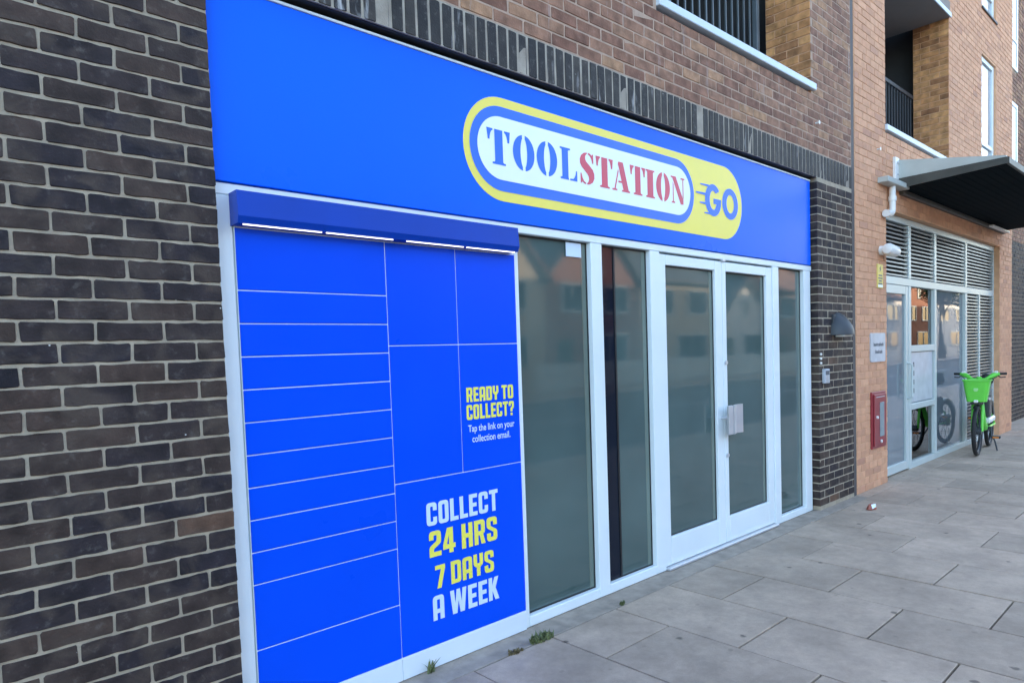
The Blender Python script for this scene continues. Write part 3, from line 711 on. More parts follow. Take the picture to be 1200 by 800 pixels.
def small_text(txt, x0, x1, z, size, y, mat, par, name='lettering'):
    c = bpy.data.curves.new('t', 'FONT'); c.body = txt; c.size = 1; c.offset = .012
    o = bpy.data.objects.new('t', c); col.objects.link(o)
    dg = bpy.context.evaluated_depsgraph_get(); me = bpy.data.meshes.new_from_object(o.evaluated_get(dg))
    bpy.data.objects.remove(o); me.materials.clear()
    xs = [v.co.x for v in me.vertices]; a, b = min(xs), max(xs); s = (x1-x0)/(b-a)
    px, py, pz = ORG[par]
    for v in me.vertices: v.co = Vector((x0+(v.co.x-a)*s-px, y-py, z+v.co.y*size-pz))
    me.name = name
    return link_mesh(name, me, M[mat], par, ORG[par])
small_text('Tap the link on your', f8(1.398), f8(1.737), z8(1.150), .052, TY, 'text_white', ready)
small_text('collection email.', f8(1.424), f8(1.702), z8(1.092), .052, TY, 'text_white', ready)

# ---------------------------------------------------------------- THINGS ON THE PIER
lamp = thing('wall_lamp', (6.05, 0, 1.74), 'dark grey half-dome wall lamp on the dark brick pier', 'lamp')
def half_dome(cx, cz, rx, rz, ry, zlow):
    mb = MB(); vs = []; fs = []; nu, nv = 14, 7
    for i in range(nv+1):
        t = i/nv; h = math.sin(t*math.pi/2); s = math.cos(t*math.pi/2)
        for k in range(nu+1):
            a = math.pi*k/nu; vs.append((cx+rx*s*math.cos(a), -ry*(.25+.75*s)*math.sin(a)*max(s, .02), zlow+rz*h))
    for i in range(nv):
        for k in range(nu):
            p = i*(nu+1)+k; fs.append((p, p+1, p+nu+2, p+nu+1))
    fs.append(tuple(range(nu+1)))
    return mb.add(vs, fs)
smooth_by_angle(half_dome(6.04, 0, .165, .225, .15, 1.64).build('shade', M['dark_steel'], lamp), 50)
MB().cbox(5.90, 6.18, -.02, .004, 1.66, 1.84, .004).build('back_plate', M['dark_steel'], lamp)
MB().cbox(5.93, 6.15, -.10, -.022, 1.622, 1.638, .004).build('lens', M['white_plastic'], lamp)
kp = thing('door_entry_unit', (5.728, 0, 1.18), 'small pale grey entry keypad on the dark brick pier', 'keypad')
MB().cbox(5.672, 5.784, -.026, .004, 1.180, 1.318, .005).build('case', M['plaque'], kp)
MB().cbox(5.690, 5.766, -.030, -.0265, 1.262, 1.300, .001).build('screen', M['ink'], kp)
for i in range(3):
    for j in range(3): MB().cbox(5.695+i*.024, 5.711+i*.024, -.0295, -.0265, 1.196+j*.02, 1.210+j*.02, .001).build('button', M['steel'], kp)
for i, (z, d) in enumerate(((1.460, 'highest'), (1.418, 'middle'), (1.376, 'lowest'))):
    o = MB().tube([(5.637, .004, z), (5.637, -.012, z)], .012, 10).build('wall_plug', M['white_plastic'])
    tag(o, d+' of three white wall plugs above the entry keypad', 'wall plug', 'white plugs in the pier')
for (x, z, lab) in ((5.585, 3.60, 'small pale wall bolt in brown brick below the balcony sill'), (7.12, 3.63, 'small pale wall bolt in tan brick left of the canopy')):
    o = MB().tube([(x, .006, z), (x, -.035, z), (x, -.038, z)], [.008, .008, .019], 10).build('wall_bolt', M['white_plastic']); tag(o, lab, 'bolt')

# ---------------------------------------------------------------- TAN BLOCK
tan = thing('apartment_building', (10, 0, GZ), 'tan brick apartment block with canopied glazed entrance right of the shop', 'building')
TX0, TX1 = JX+.085, 7.385; DX1 = 12.44; TXE = 13.28
B2 = (7.385, 9.72); CE = 5.80
w = MB(); w.box(TX0, TX1, MD, .6, GZ-.2, BH)
tp = w.build('brick_pier', M['mortar_tan'], tan)
w = MB(); w.box(TX1, DX1, MD, .6, 3.03, SILL-.03).box(DX1, TXE, MD, .6, GZ-.2, BH).box(B2[1]+.008, 11.36, MD, .43, SILL-.03, BH).box(11.36, 12.18, MD, .43, SILL-.03, 4.18).box(12.18, DX1, MD, .43, SILL-.03, BH)
w.box(11.36, 12.18, MD, .43, 5.79, 6.46).box(11.36, 12.18, MD, .43, 8.1, BH).box(B2[0], B2[1]+.008, MD, .43, 6.75, BH)
tw = w.build('upper_wall', M['mortar_tan'], tan)
w = MB(); w.box(TX0, TXE, 2.2, 12, 3.5, BH).box(TX0, 7.0, .61, 2.2, -.2, BH-.01).box(10.0, TXE, .44, 2.2, 3.76, BH-.01).box(7.0, 10, .61, 2.2, 6.8, BH-.01)
w.build('inner_structure', M['room'], tan)
nrow = int(round((3.40-GZ)/.075))
place_bricks(tp, M['tan_brick'], 'tan_brick', list(rows(TX0+.005, TX1, GZ, GZ+.075*46, TX0+.0, 0)), fine=False, J=.009, H=.0655, depth_at=lambda a, b: .09 if b > TX1-.02 else .03)
joined_bricks('upper_brickwork', M['tan_brick_a'], tw, list(rows(TX0+.005, TX1, GZ+.075*46, GZ+.075*46+.075*60, TX0, 0)), lambda u, v, d: (u, d, v), J=.009, H=.0655)
hs = [(B2[0], B2[1], SILL-.03, 6.75), (11.36, 12.18, 4.18, 5.79), (11.36, 12.18, 6.46, 8.1)]
joined_bricks('front_brickwork', M['tan_brick_a'], tw, list(rows(TX1, TXE, 3.045, 3.045+.075*80, TX0, 0, hs))+list(rows(DX1+.01, TXE, GZ, 3.045, TX0, 0)), lambda u, v, d: (u, d, v), J=.009, H=.0655)
joined_bricks('jamb_brickwork', M['jamb_brick_a'], tw, list(rows(0, .43, 3.937, 3.937+.075*36, 0, 0)), lambda u, v, d: (B2[1]+d, u, v))
MB().box(B2[1]+.006, B2[1]+.27, .012, .425, SILL-.02, 6.7).build('jamb', M['mortar_tan'], tw)
MB().cbox(B2[0]-.02, B2[1]+.06, -.028, .43, SILL, SILL+.062, .005).build('balcony_sill', M['sill'], tan)
MB().box(7.01, 9.99, .45, 2.19, 3.76, 3.82).build('balcony_floor', M['concrete'], tan)
MB().cbox(B2[0], B2[1], -.015, 2.19, CE, CE+.20, .006).build('balcony_soffit', M['concrete'], tan)
MB().cbox(B2[0]-.005, B2[1]+.01, -.030, -.0155, CE-.004, CE+.055, .003).build('soffit_trim', M['sill'], tan)
ral2 = MB().cbox(B2[0]-.3, 9.70, .42, .46, 4.86, 4.91).cbox(B2[0]-.3, 9.70, .425, .455, 3.99, 4.03).build('railing', M['dark_steel'], tan)
bar2 = MB().cbox(-.008, .008, -.008, .008, 0, .85, .002).mesh('bar')
for i in range(25): link_mesh('bar', bar2, M['dark_steel'], ral2, (7.15+i*.104, .44, 4.02))
MB().box(7.1, 9.9, 2.13, 2.185, 3.83, 5.78).build('balcony_window', M['dark_pane'], tan)
# upper windows
for (z0, z1) in ((4.18, 5.79), (6.46, 8.1)):
    wf = MB().cbox(11.365, 11.43, .03, .09, z0+.002, z1-.002).cbox(12.11, 12.175, .03, .09, z0+.002, z1-.002).cbox(11.43, 12.11, .031, .089, z1-.07, z1-.003).cbox(11.43, 12.11, .031, .089, z0+.003, z0+.07).cbox(11.43, 12.11, .031, .089, z0+.30, z0+.36).build('window', M['alu'], tan)
    MB().box(11.431, 12.109, .055, .067, z0+.071, z0+.299).box(11.431, 12.109, .055, .067, z0+.361, z1-.071).build('pane', M['window_glass'], wf)
    MB().cbox(11.34, 12.20, -.02, .09, z0-.03, z0+.001, .004).build('sill', M['dark_steel'], wf)
# the farther, recessed dark wing
wing = thing('apartment_building', (20, .25, GZ), 'darker brick wing with tall pale windows at the right edge', 'building')
w = MB(); w.box(TXE, 120, .257, 12, GZ-.2, BH); ww = w.build('wall', M['mortar'], wing)
hw = [(13.95, 14.9, 4.2, 5.85), (13.95, 14.9, 6.45, 8.1), (16.0, 17.4, .1, 3.0)]
joined_bricks('lower_brickwork', M['dark_brick_a'], ww, list(rows(TXE, 36, GZ, GZ+.075*45, 0, 0, hw)), lambda u, v, d: (u, .25+d, v))
joined_bricks('upper_brickwork', M['brown_brick_a'], ww, list(rows(TXE, 36, GZ+.075*45, GZ+.075*110, 0, 0, hw)), lambda u, v, d: (u, .25+d, v))
for (z0, z1) in ((4.2, 5.85), (6.45, 8.1)):
    wf = MB().cbox(13.95, 14.02, .235, .29, z0, z1).cbox(14.83, 14.9, .235, .29, z0, z1).cbox(14.02, 14.83, .236, .289, z1-.07, z1).cbox(14.02, 14.83, .236, .289, z0, z0+.07).cbox(14.02, 14.83, .236, .289, z0+.5, z0+.56).build('window', M['alu'], wing)
    MB().box(14.021, 14.829, .247, .2565, z0+.071, z1-.071).build('pane', M['window_glass'], wf)
lv = MB().cbox(16.0, 17.4, .225, .2555, .1, 3.0).build('louvred_door', M['alu_grey'], wing)
sl = MB().cbox(-.65, .65, -.012, .006, -.018, .018, .004).mesh('slat')
for i in range(44): link_mesh('slat', sl, M['alu_grey'], lv, (16.7, .22, .22+i*.062))
o = half_dome(13.75, 0, .09, .10, .09, 2.52).build('wall_lamp', M['dark_steel']); o.location.y = .25; tag(smooth_by_angle(o, 50), 'small dark wall lamp beyond the tan column', 'lamp')
# entrance screen
EY = .075
ent = thing('entrance_screen', (10, EY, GZ), 'pale green aluminium entrance screen with louvres, glass door and side lights', 'entrance')
def ef(n, x0, x1, z0, z1, y0=EY, y1=EY+.08, par=None, mat='alu_grey'): return MB().cbox(x0, x1, y0, y1, z0, z1, .004).build(n, M[mat], par or ent)
EX = [7.40, 8.36, 9.36, 10.80, 12.42]
ef('head_rail', 7.392, 12.435, 2.955, 3.028)
ef('transom', 7.46, 12.36, 2.225, 2.315)
ef('post', 7.392, 7.455, GZ, 2.954); ef('post', 12.365, 12.435, GZ, 2.954)
for x in EX[1:4]: ef('mullion', x, x+.085, GZ, 2.224); ef('mullion', x, x+.085, 2.316, 2.954)
ef('mullion', 11.53, 11.60, GZ, 2.224)
ef('bottom_rail', 8.446, 9.359, GZ, .05); ef('bottom_rail', 9.446, 10.799, GZ, .05); ef('bottom_rail', 10.886, 11.529, GZ, .05); ef('bottom_rail', 11.601, 12.364, GZ, .05)
ef('mid_rail', 8.446, 9.359, 1.42, 1.50); ef('mid_rail', 8.446, 9.359, .70, .775)
slm = {}
def louvre(x0, x1, z0, z1, pitch=.048):
    o = MB().box(x0, x1, EY+.055, EY+.06, z0, z1).build('louvre_panel', M['gasket'], ent)
    Lw = round(x1-x0-.004, 3)
    if Lw not in slm:
        slm[Lw] = MB().prism([(.002, .006), (.045, .022), (.046, .016), (.004, -.014), (.0, -.010)], 'x', -Lw/2, Lw/2).mesh('slat')
    n = int((z1-z0)/pitch)
    for i in range(n): link_mesh('slat', slm[Lw], M['louvre'], o, ((x0+x1)/2, EY+.006, z0+pitch*(i+.5)))
for a, b in ((7.456, 8.359), (8.446, 9.359), (9.446, 10.799), (10.886, 12.364)): louvre(a, b, 2.317, 2.953)
louvre(10.886, 11.529, .051, 2.223); louvre(11.601, 12.364, .051, 2.223)
d = MB().cbox(7.458, 7.53, EY+.005, EY+.055, -.012, 2.222).build('door', M['alu_grey'], ent)
for n_, a, b, z0, z1 in (('stile', 8.262, 8.357, -.012, 2.222), ('top_rail', 7.531, 8.261, 2.12, 2.222), ('bottom_rail', 7.531, 8.261, -.012, .09)): ef(n_, a, b, z0, z1, EY+.005, EY+.055, par=d)
MB().box(7.527, 8.265, EY+.028, EY+.036, .086, 2.124).build('glass_pane', M['milky'], d)
MB().tube([(8.30, EY+.01, .85), (8.30, EY-.05, .87), (8.30, EY-.05, 1.27), (8.30, EY+.01, 1.29)], .014, 10).build('handle', M['alu_grey'], d)
for a, b, z0, z1 in ((8.442, 9.363, .046, .704), (8.442, 9.363, .771, 1.424), (8.442, 9.363, 1.496, 2.229), (9.442, 10.803, .046, 2.229)):
    MB().box(a, b, EY+.04, EY+.048, z0, z1).build('glass_pane', M['milky' if b > 10 else 'glass'], ent)
nb = MB().cbox(8.52, 9.345, EY+.024, EY+.0385, .785, 1.415).build('notice_board', M['plaque'], ent)
for i in range(4): MB().box(8.58, 8.62, EY+.0225, EY+.0238, .90+i*.11, .96+i*.11).build('notice', M['ink'], nb)
# lobby behind the glass
lob = MB().box(7.0, 12.9, 3.6, 3.7, GZ, 3.4).box(7.0, 12.9, .6, 3.6, GZ-.06, GZ-.005).box(7.0, 12.9, .61, 3.6, 3.2, 3.3).box(12.8, 12.9, .6, 3.6, GZ, 3.2).box(6.9, 7.0, .6, 3.6, GZ, 3.2)
M['lobby'] = plain('pale_lobby_paint', (.45,.43,.40), .8)
lob.build('lobby_shell', M['lobby'], tan)
# canopy
can = thing('entrance_canopy', (10.15, 0, 3.30), 'dark steel canopy with pale flashing projecting over the entrance', 'canopy')
CX0, CX1, CY = 7.70, 12.62, -1.05
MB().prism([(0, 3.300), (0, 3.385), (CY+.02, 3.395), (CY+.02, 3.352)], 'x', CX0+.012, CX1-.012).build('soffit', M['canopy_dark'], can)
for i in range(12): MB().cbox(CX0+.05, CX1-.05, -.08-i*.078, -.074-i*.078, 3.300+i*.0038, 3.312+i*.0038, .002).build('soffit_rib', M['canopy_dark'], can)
MB().prism([(CY, 3.345), (CY, 3.410), (0, 3.400), (0, 3.290), (-.05, 3.290)], 'x', CX0-.004, CX0+.0115).prism([(CY, 3.345), (CY, 3.410), (0, 3.400), (0, 3.290), (-.05, 3.290)], 'x', CX1-.0115, CX1+.004).cbox(CX0+.012, CX1-.012, CY-.01, CY+.0195, 3.342, 3.412, .004).build('edge_beam', M['canopy_edge'], can)
MB().prism([(-.004, 3.402), (-.004, 3.615), (-.82, 3.432), (CY+.04, 3.413), (CY+.04, 3.411)], 'x', CX0+.002, CX0+.01).prism([(-.004, 3.402), (-.004, 3.615), (CY+.02, 3.430), (CY+.02, 3.413)], 'x', CX0+.0105, CX1).build('roof_sheet', M['canopy_light'], can)
pt = MB().cbox(7.60, 7.72, -.03, .003, 3.385, 3.63, .004).build('fixing_plate', M['white_plastic'], can)
for z in (3.44, 3.57): MB().tube([(7.655, -.03, z), (7.655, -.045, z)], .014, 6).build('bolt', M['steel'], pt)
MB().cbox(7.13, 7.80, -.11, .003, 3.275, 3.335, .006).build('gutter', M['canopy_light'], can)
MB().cbox(7.80, CX1, -.05, .003, 3.235, 3.289, .006).build('wall_channel', M['canopy_edge'], can)
dp = thing('downpipe', (7.42, -.05, 2.95), 'short white plastic downpipe with elbow under the canopy gutter', 'pipe')
MB().tube([(7.43,-.05,3.274),(7.43,-.05,3.03),(7.42,-.05,2.995),(7.39,-.05,2.97),(7.34,-.05,2.962),(7.24,-.05,2.955)], .033, 12).build('pipe', M['white_plastic'], dp)
MB().tube([(7.43,-.05,3.16),(7.43,-.05,3.11)], .041, 12).build('collar', M['white_plastic'], dp)
MB().tube([(7.27,-.05,2.957),(7.225,-.05,2.954)], .040, 12).build('collar', M['white_plastic'], dp)
smooth_by_angle(dp.children[0], 40)
MB().cbox(11.3, 12.3, -.16, -.10, 3.205, 3.234, .006).build('lamp_housing', M['white_plastic'], can)
# white camera, yellow sign, plaque, red cabinet on the tan pier
cm = thing('security_camera', (7.25, 0, 2.5), 'white bullet security camera above the yellow sign', 'camera')
smooth_by_angle(MB().tube([(7.20,.004,2.555),(7.20,-.03,2.553),(7.21,-.06,2.548)], [.05,.05,.03], 14).build('mount', M['white_plastic'], cm), 40)
smooth_by_angle(MB().tube([(7.09,-.10,2.555),(7.10,-.10,2.555),(7.14,-.10,2.552),(7.34,-.10,2.54),(7.38,-.10,2.538),(7.385,-.10,2.538)], [.02,.05,.065,.062,.05,.03], 16).build('body', M['white_plastic'], cm), 40)
MB().tube([(7.386,-.10,2.538),(7.392,-.10,2.5376)], .028, 12).build('lens', M['black'], cm)
ys = thing('warning_sign', (7.17, 0, 2.13), 'narrow yellow warning sign under the security camera', 'sign')
MB().cbox(7.09, 7.255, -.008, .003, 2.145, 2.405, .002).build('plate', M['yellow_sign'], ys)
mk = MB().prism([(7.15,2.36),(7.185,2.385),(7.175,2.355),(7.195,2.352),(7.15,2.315),(7.165,2.345)], 'y', -.0095, -.0085)
for i, wd in enumerate((.10, .12, .08, .11)): mk.box(7.172-wd/2, 7.172+wd/2, -.0095, -.0085, 2.275-i*.03, 2.289-i*.03)
mk.build('print', M['ink'], ys)
MB().box(7.105, 7.24, -.0095, -.0085, 2.155, 2.180).build('print', M['logo_white'], ys)
pq = thing('name_plaque', (7.08, 0, 1.35), 'pale grey name plaque with two lines of dark lettering on tan brick', 'plaque')
flat([[pill(6.872, 7.292, 1.342, 1.655, .025)]], -.014, .016).build('plate', M['plaque'], pq)
rg = random.Random(4)
for z, a, b in ((1.512, 6.945, 7.225), (1.432, 6.985, 7.185)):
    tx = MB(); x = a; i = 0
    while x < b:
        wd = rg.uniform(.014, .022); h = .042 if i in (0, 4, 8) else rg.choice([.028,.028,.040])
        tx.box(x, x+.006, -.0152, -.0145, z, z+h).box(x+wd-.005, x+wd, -.0152, -.0145, z, z+.028).box(x+.006, x+wd-.005, -.0152, -.0145, z+rg.choice([0,.011,.022]), z+rg.choice([.028]))
        x += wd+.006; i += 1
    tx.build('lettering', M['ink'], pq)
rb = thing('dry_riser_cabinet', (7.08, 0, .4), 'tall red wall cabinet with narrow glass panel low on tan pier', 'cabinet')
MB().cbox(6.874, 7.282, -.020, .004, .400, 1.018, .006).build('frame', M['red'], rb)
dr = MB().cbox(6.90, 7.255, -.034, -.0205, .430, .992, .006).build('door', M['red'], rb)
MB().cbox(7.05, 7.18, -.038, -.0345, .525, .900, .002).build('glass_pane', M['rail_glass'], dr)
MB().tube([(6.965,-.0345,.745),(6.965,-.050,.745)], .016, 12).build('lock', M['white_plastic'], dr)
MB().tube([(7.075,-.0385,.475),(7.075,-.050,.475)], .018, 12).build('knob', M['white_plastic'], dr)
MB().box(6.95, 7.20, -.0355, -.0345, .957, .965).build('label_strip', M['plaque'], dr)

# ---------------------------------------------------------------- BICYCLE (faces the camera)
bk = thing('bicycle', (9.93, -.27, GZ), 'lime green hire bicycle with front basket parked by the entrance', 'bicycle')
def ring(cx, cy, cz, r, t, n=40, m=10, tilt=0):
    return MB().tube([(cx+r*math.cos(2*math.pi*i/n), cy+tilt*r*math.sin(2*math.pi*i/n), cz+r*math.sin(2*math.pi*i/n)) for i in range(n)], t, m, closed=True)
FX_, RX_, WR, BY = 9.93, 11.02, .335, -.27
WZ = GZ+WR
for wx, nm in ((FX_, 'front'), (RX_, 'rear')):
    wh = ring(wx, BY, WZ, WR-.026, .026).build('wheel', M['black'], bk); smooth_by_angle(wh, 60)
    ring(wx, BY, WZ, WR-.058, .012, 36, 8).build('rim', M['dark_steel'], wh)
    hub = MB().tube([(wx, BY-.05, WZ), (wx, BY+.05, WZ)], .045 if nm == 'front' else .06, 14)
    for k in range(18):
        a = 2*math.pi*k/18; s = .03 if k % 2 else -.03
        hub.tube([(wx+.03*math.cos(a), BY+s, WZ+.03*math.sin(a)), (wx+(WR-.06)*math.cos(a), BY, WZ+(WR-.06)*math.sin(a))], .0022, 4)
    hub.build('hub', M['dark_steel'], wh)
# fork, mudguards, frame
fk = MB()
for s in (-1, 1): fk.tube([(FX_, BY+s*.055, WZ), (FX_+.06, BY+s*.055, WZ+.34), (FX_+.085, BY+s*.045, WZ+.41)], [.016,.02,.02], 8)
fk.cbox(FX_+.055, FX_+.115, BY-.07, BY+.07, WZ+.385, WZ+.425, .008).tube([(FX_+.088, BY, WZ+.40), (FX_+.15, BY, WZ+.68)], .024, 10)
smooth_by_angle(fk.build('fork', M['lime'], bk), 40)
def mud(wx, a0, a1, r):
    mb = MB(); vs = []; fs = []; n = 16; prof = [(-.034,-.010),(-.025,.004),(0,.009),(.025,.004),(.034,-.010)]
    for i in range(n+1):
        a = R(a0+(a1-a0)*i/n)
        for (dy, dr) in prof: vs.append((wx+(r+dr)*math.cos(a), BY+dy, WZ+(r+dr)*math.sin(a)))
    for i in range(n):
        for k in range(4): p = i*5+k; fs.append((p, p+1, p+6, p+5))
    return mb.add(vs, fs)
smooth_by_angle(mud(FX_, 30, 118, WR+.016).build('mudguard', M['black'], bk), 60)
smooth_by_angle(mud(RX_, 10, 150, WR+.018).build('mudguard', M['white_plastic'], bk), 60)
fm = MB()
fm.tube([(FX_+.135, BY, WZ+.58), (FX_+.20, BY, WZ+.36), (FX_+.32, BY, WZ+.15), (FX_+.48, BY, WZ+.02), (FX_+.60, BY, WZ-.01)], [.045,.055,.058,.055,.05], 12)
fm.tube([(FX_+.60, BY, WZ-.01), (FX_+.72, BY, WZ+.42)], [.045,.032], 12)
for s in (-1, 1):
    fm.tube([(FX_+.60, BY+s*.04, WZ-.01), (RX_, BY+s*.07, WZ)], .016, 8).tube([(FX_+.71, BY+s*.02, WZ+.36), (RX_, BY+s*.07, WZ)], .012, 8)
smooth_by_angle(fm.build('frame', M['lime'], bk), 40)
MB().cbox(FX_+.60, FX_+.86, BY-.065, BY+.065, WZ+.13, WZ+.40, .02).build('battery', M['dark_steel'], bk)
MB().cbox(FX_+.58, FX_+1.10, BY-.082, BY+.082, WZ+.045, WZ+.125, .02).build('side_cover', M['white_plastic'], bk)
MB().tube([(FX_+.71, BY, WZ+.38), (FX_+.77, BY, WZ+.60)], .016, 10).build('seat_post', M['steel'], bk)
sd_ = MB(); sd_.tube([(FX_+.58,BY,WZ+.645),(FX_+.63,BY,WZ+.65),(FX_+.75,BY,WZ+.645),(FX_+.83,BY,WZ+.655),(FX_+.87,BY,WZ+.66)], [.02,.035,.06,.09,.05], 12)
smooth_by_angle(sd_.build('saddle', M['black'], bk), 60)
hb = MB(); HX, HZ = FX_+.16, WZ+.73
hb.tube([(HX, BY, HZ-.06), (HX, BY, HZ)], .03, 10)
hb.tube([(HX+.07,BY-.215,HZ+.035),(HX+.03,BY-.16,HZ+.02),(HX,BY-.07,HZ-.035),(HX,BY+.07,HZ-.035),(HX+.03,BY+.16,HZ+.02),(HX+.07,BY+.215,HZ+.035)], [.024,.034,.018,.018,.034,.024], 10)
smooth_by_angle(hb.build('handlebar', M['lime'], bk), 40)
for s in (-1, 1):
    MB().tube([(HX+.07,BY+s*.212,HZ+.035),(HX+.09,BY+s*.30,HZ+.038)], .017, 10).build('grip', M['black'], bk)
    MB().tube([(HX+.04,BY+s*.20,HZ+.02),(HX+.02,BY+s*.24,HZ-.01),(HX+.05,BY+s*.29,HZ-.005)], .007, 6).build('brake_lever', M['black'], bk)
    MB().cbox(HX+.035, HX+.075, BY+s*.185-.02, BY+s*.185+.02, HZ+.045, HZ+.075, .006).build('control', M['white_plastic'], bk)
def basket():
    mb = MB(); prof = []; n = 32
    def rrect(hw, hd, cx):
        out = []
        for i in range(n):
            a = 2*math.pi*i/n; c, s = math.cos(a), math.sin(a); p = .42
            out.append((cx+hd*math.copysign(abs(c)**p, c), BY+hw*math.copysign(abs(s)**p, s)))
        return out
    lev = [(.112,.085,WZ+.405),(.135,.105,WZ+.55),(.152,.125,WZ+.68),(.166,.134,WZ+.685),(.166,.134,WZ+.70),(.150,.120,WZ+.70),(.130,.100,WZ+.55),(.105,.078,WZ+.415)]
    vs = []; fs = []
    for hw, hd, z in lev: vs += [(x, y, z) for x, y in rrect(hw, hd, FX_-.01)]
    for l in range(len(lev)-1):
        for i in range(n): fs.append((l*n+i, l*n+(i+1) % n, (l+1)*n+(i+1) % n, (l+1)*n+i))
    fs.append(tuple(range(n))[::-1]); fs.append(tuple((len(lev)-1)*n+i for i in range(n)))
    return mb.add(vs, fs)
bs = smooth_by_angle(basket().build('basket', M['lime'], bk), 35)
M['lime_pale'] = plain('pale_green_print', (.35,.75,.25), .4)
flat([[arc(BY, WZ+.575, .028, 0, 360, 20)[:-1]]], 0).v
em = MB().prism([(BY+.028*math.cos(R(a)), WZ+.572+.028*math.sin(R(a))) for a in range(0, 360, 20)], 'x', FX_-.121, FX_-.118).build('emblem', M['lime_pale'], bs)
MB().cbox(FX_-.125, FX_-.085, BY-.025, BY+.025, WZ+.395, WZ+.43, .008).build('headlamp', M['white_plastic'], bk)
MB().cbox(FX_-.06, FX_+.09, BY-.07, BY+.07, WZ+.365, WZ+.404, .006).build('basket_bracket', M['dark_steel'], bk)
cb = MB()
for s_ in (-1, 1): cb.tube([(HX+.03, BY+s_*.20, HZ), (HX-.06, BY+s_*.13, HZ-.05), (HX-.02, BY+s_*.05, HZ-.22), (FX_+.13, BY+s_*.03, WZ+.42)], .0045, 6)
cb.build('brake_cable', M['black'], bk)
ck = MB().tube([(FX_+.60, BY-.09, WZ-.01), (FX_+.60, BY+.09, WZ-.01)], .02, 10)
ck.tube([(FX_+.60, BY-.085, WZ-.01), (FX_+.50, BY-.10, WZ-.13)], .011, 8).tube([(FX_+.60, BY+.085, WZ-.01), (FX_+.70, BY+.10, WZ+.11)], .011, 8)
ck.build('crank', M['dark_steel'], bk)
M['amber'] = plain('amber_reflector', (.75,.22,.03), .3)
for (x, y, z) in ((FX_+.50, BY-.155, WZ-.13), (FX_+.70, BY+.155, WZ+.11)):
    p = MB().cbox(x-.045, x+.045, y-.05, y+.05, z-.014, z+.014, .004).build('pedal', M['black'], bk)
    MB().cbox(x-.050, x-.0455, y-.035, y+.035, z-.010, z+.010, .001).build('reflector', M['amber'], p)
MB().tube([(FX_+.66,BY-.05,WZ-.03),(FX_+.60,BY-.13,WZ-.20),(FX_+.58,BY-.16,GZ+.006)], .010, 8).build('kickstand', M['dark_steel'], bk)

bk.rotation_euler.z = R(5.5)
# ---------------------------------------------------------------- SMALL THINGS ON THE GROUND
M['weed'] = plain('weed_green', (.13,.15,.055), .7, var=.4, scale=40)
M['weed_dry'] = plain('dry_weed', (.16,.12,.05), .8, var=.4, scale=40)
def weed(x, y, r, h, n, seed, mat, label):
    rg = random.Random(seed); mb = MB()
    for i in range(n):
        a = rg.uniform(0, 6.283); d = r*math.sqrt(rg.random()); bx_, by_ = x+d*math.cos(a), y+.45*d*math.sin(a)
        hh = h*rg.uniform(.35, 1); l = rg.uniform(0, 6.283); wv = rg.uniform(.002,.005); lean = hh*rg.uniform(.1,.9)
        tx, ty = math.cos(l), math.sin(l)
        p0 = Vector((bx_, by_, GZ-.004)); p1 = p0+Vector((tx*lean*.4, ty*lean*.4, hh*.6)); p2 = p0+Vector((tx*lean, ty*lean, hh))
        sx = Vector((-ty, tx, 0))*wv
        mb.add([p0-sx, p0+sx, p1+sx*1.2, p1-sx*1.2, p2], [(0,1,2,3), (3,2,4)])
    o = mb.build('weed', M[mat], None, loc=(x, y, GZ)); tag(o, label, 'weed', 'weeds at the foot of the shopfront'); return o
weed(1.715, -.105, .085, .038, 300, 1, 'weed', 'bushy green weed in the paving joint beside the locker corner')
weed(1.50, -.12, .05, .022, 90, 2, 'weed_dry', 'flat brownish weed patch in the joint before the locker')
weed(1.05, .028, .025, .075, 16, 3, 'weed', 'thin upright weed against the white locker plinth')
weed(2.425, -.11, .02, .03, 50, 4, 'weed', 'tiny green weed in the joint below the first mullion')
M['litter_red'] = plain('litter_red', (.35,.10,.06), .5, var=.4, scale=60)
lt = MB(); rg = random.Random(9); n = 12
vs = [(5.95, -.331, GZ+.055)]; fs = []
for k, (rr_, zz) in enumerate(((.03,.045),(.055,.02),(.06,.002))):
    for i in range(n): a = 2*math.pi*i/n; q_ = rr_*rg.uniform(.6,1.3); vs.append((5.95+q_*1.2*math.cos(a), -.331+q_*.7*math.sin(a), GZ+zz*rg.uniform(.5,1.3)))
for i in range(n): fs.append((0, 1+i, 1+(i+1) % n))
for k in range(2):
    for i in range(n): p = 1+k*n; fs.append((p+i, p+n+i, p+n+(i+1) % n, p+(i+1) % n))
lo = lt.add(vs, fs).build('crumpled_wrapper', M['litter_red'], None, loc=(5.95, -.331, GZ)); tag(lo, 'crumpled red and white wrapper on the paving before the pier', 'litter')
MB().add([(5.90,-.36,GZ+.012),(5.93,-.38,GZ+.03),(5.955,-.37,GZ+.056),(5.92,-.34,GZ+.05)], [(0,1,2),(0,2,3)]).add([(5.97,-.36,GZ+.02),(6.01,-.35,GZ+.015),(6.0,-.33,GZ+.05),(5.965,-.345,GZ+.06)], [(0,1,2),(0,2,3)]).build('white_fold', M['logo_white'], lo)

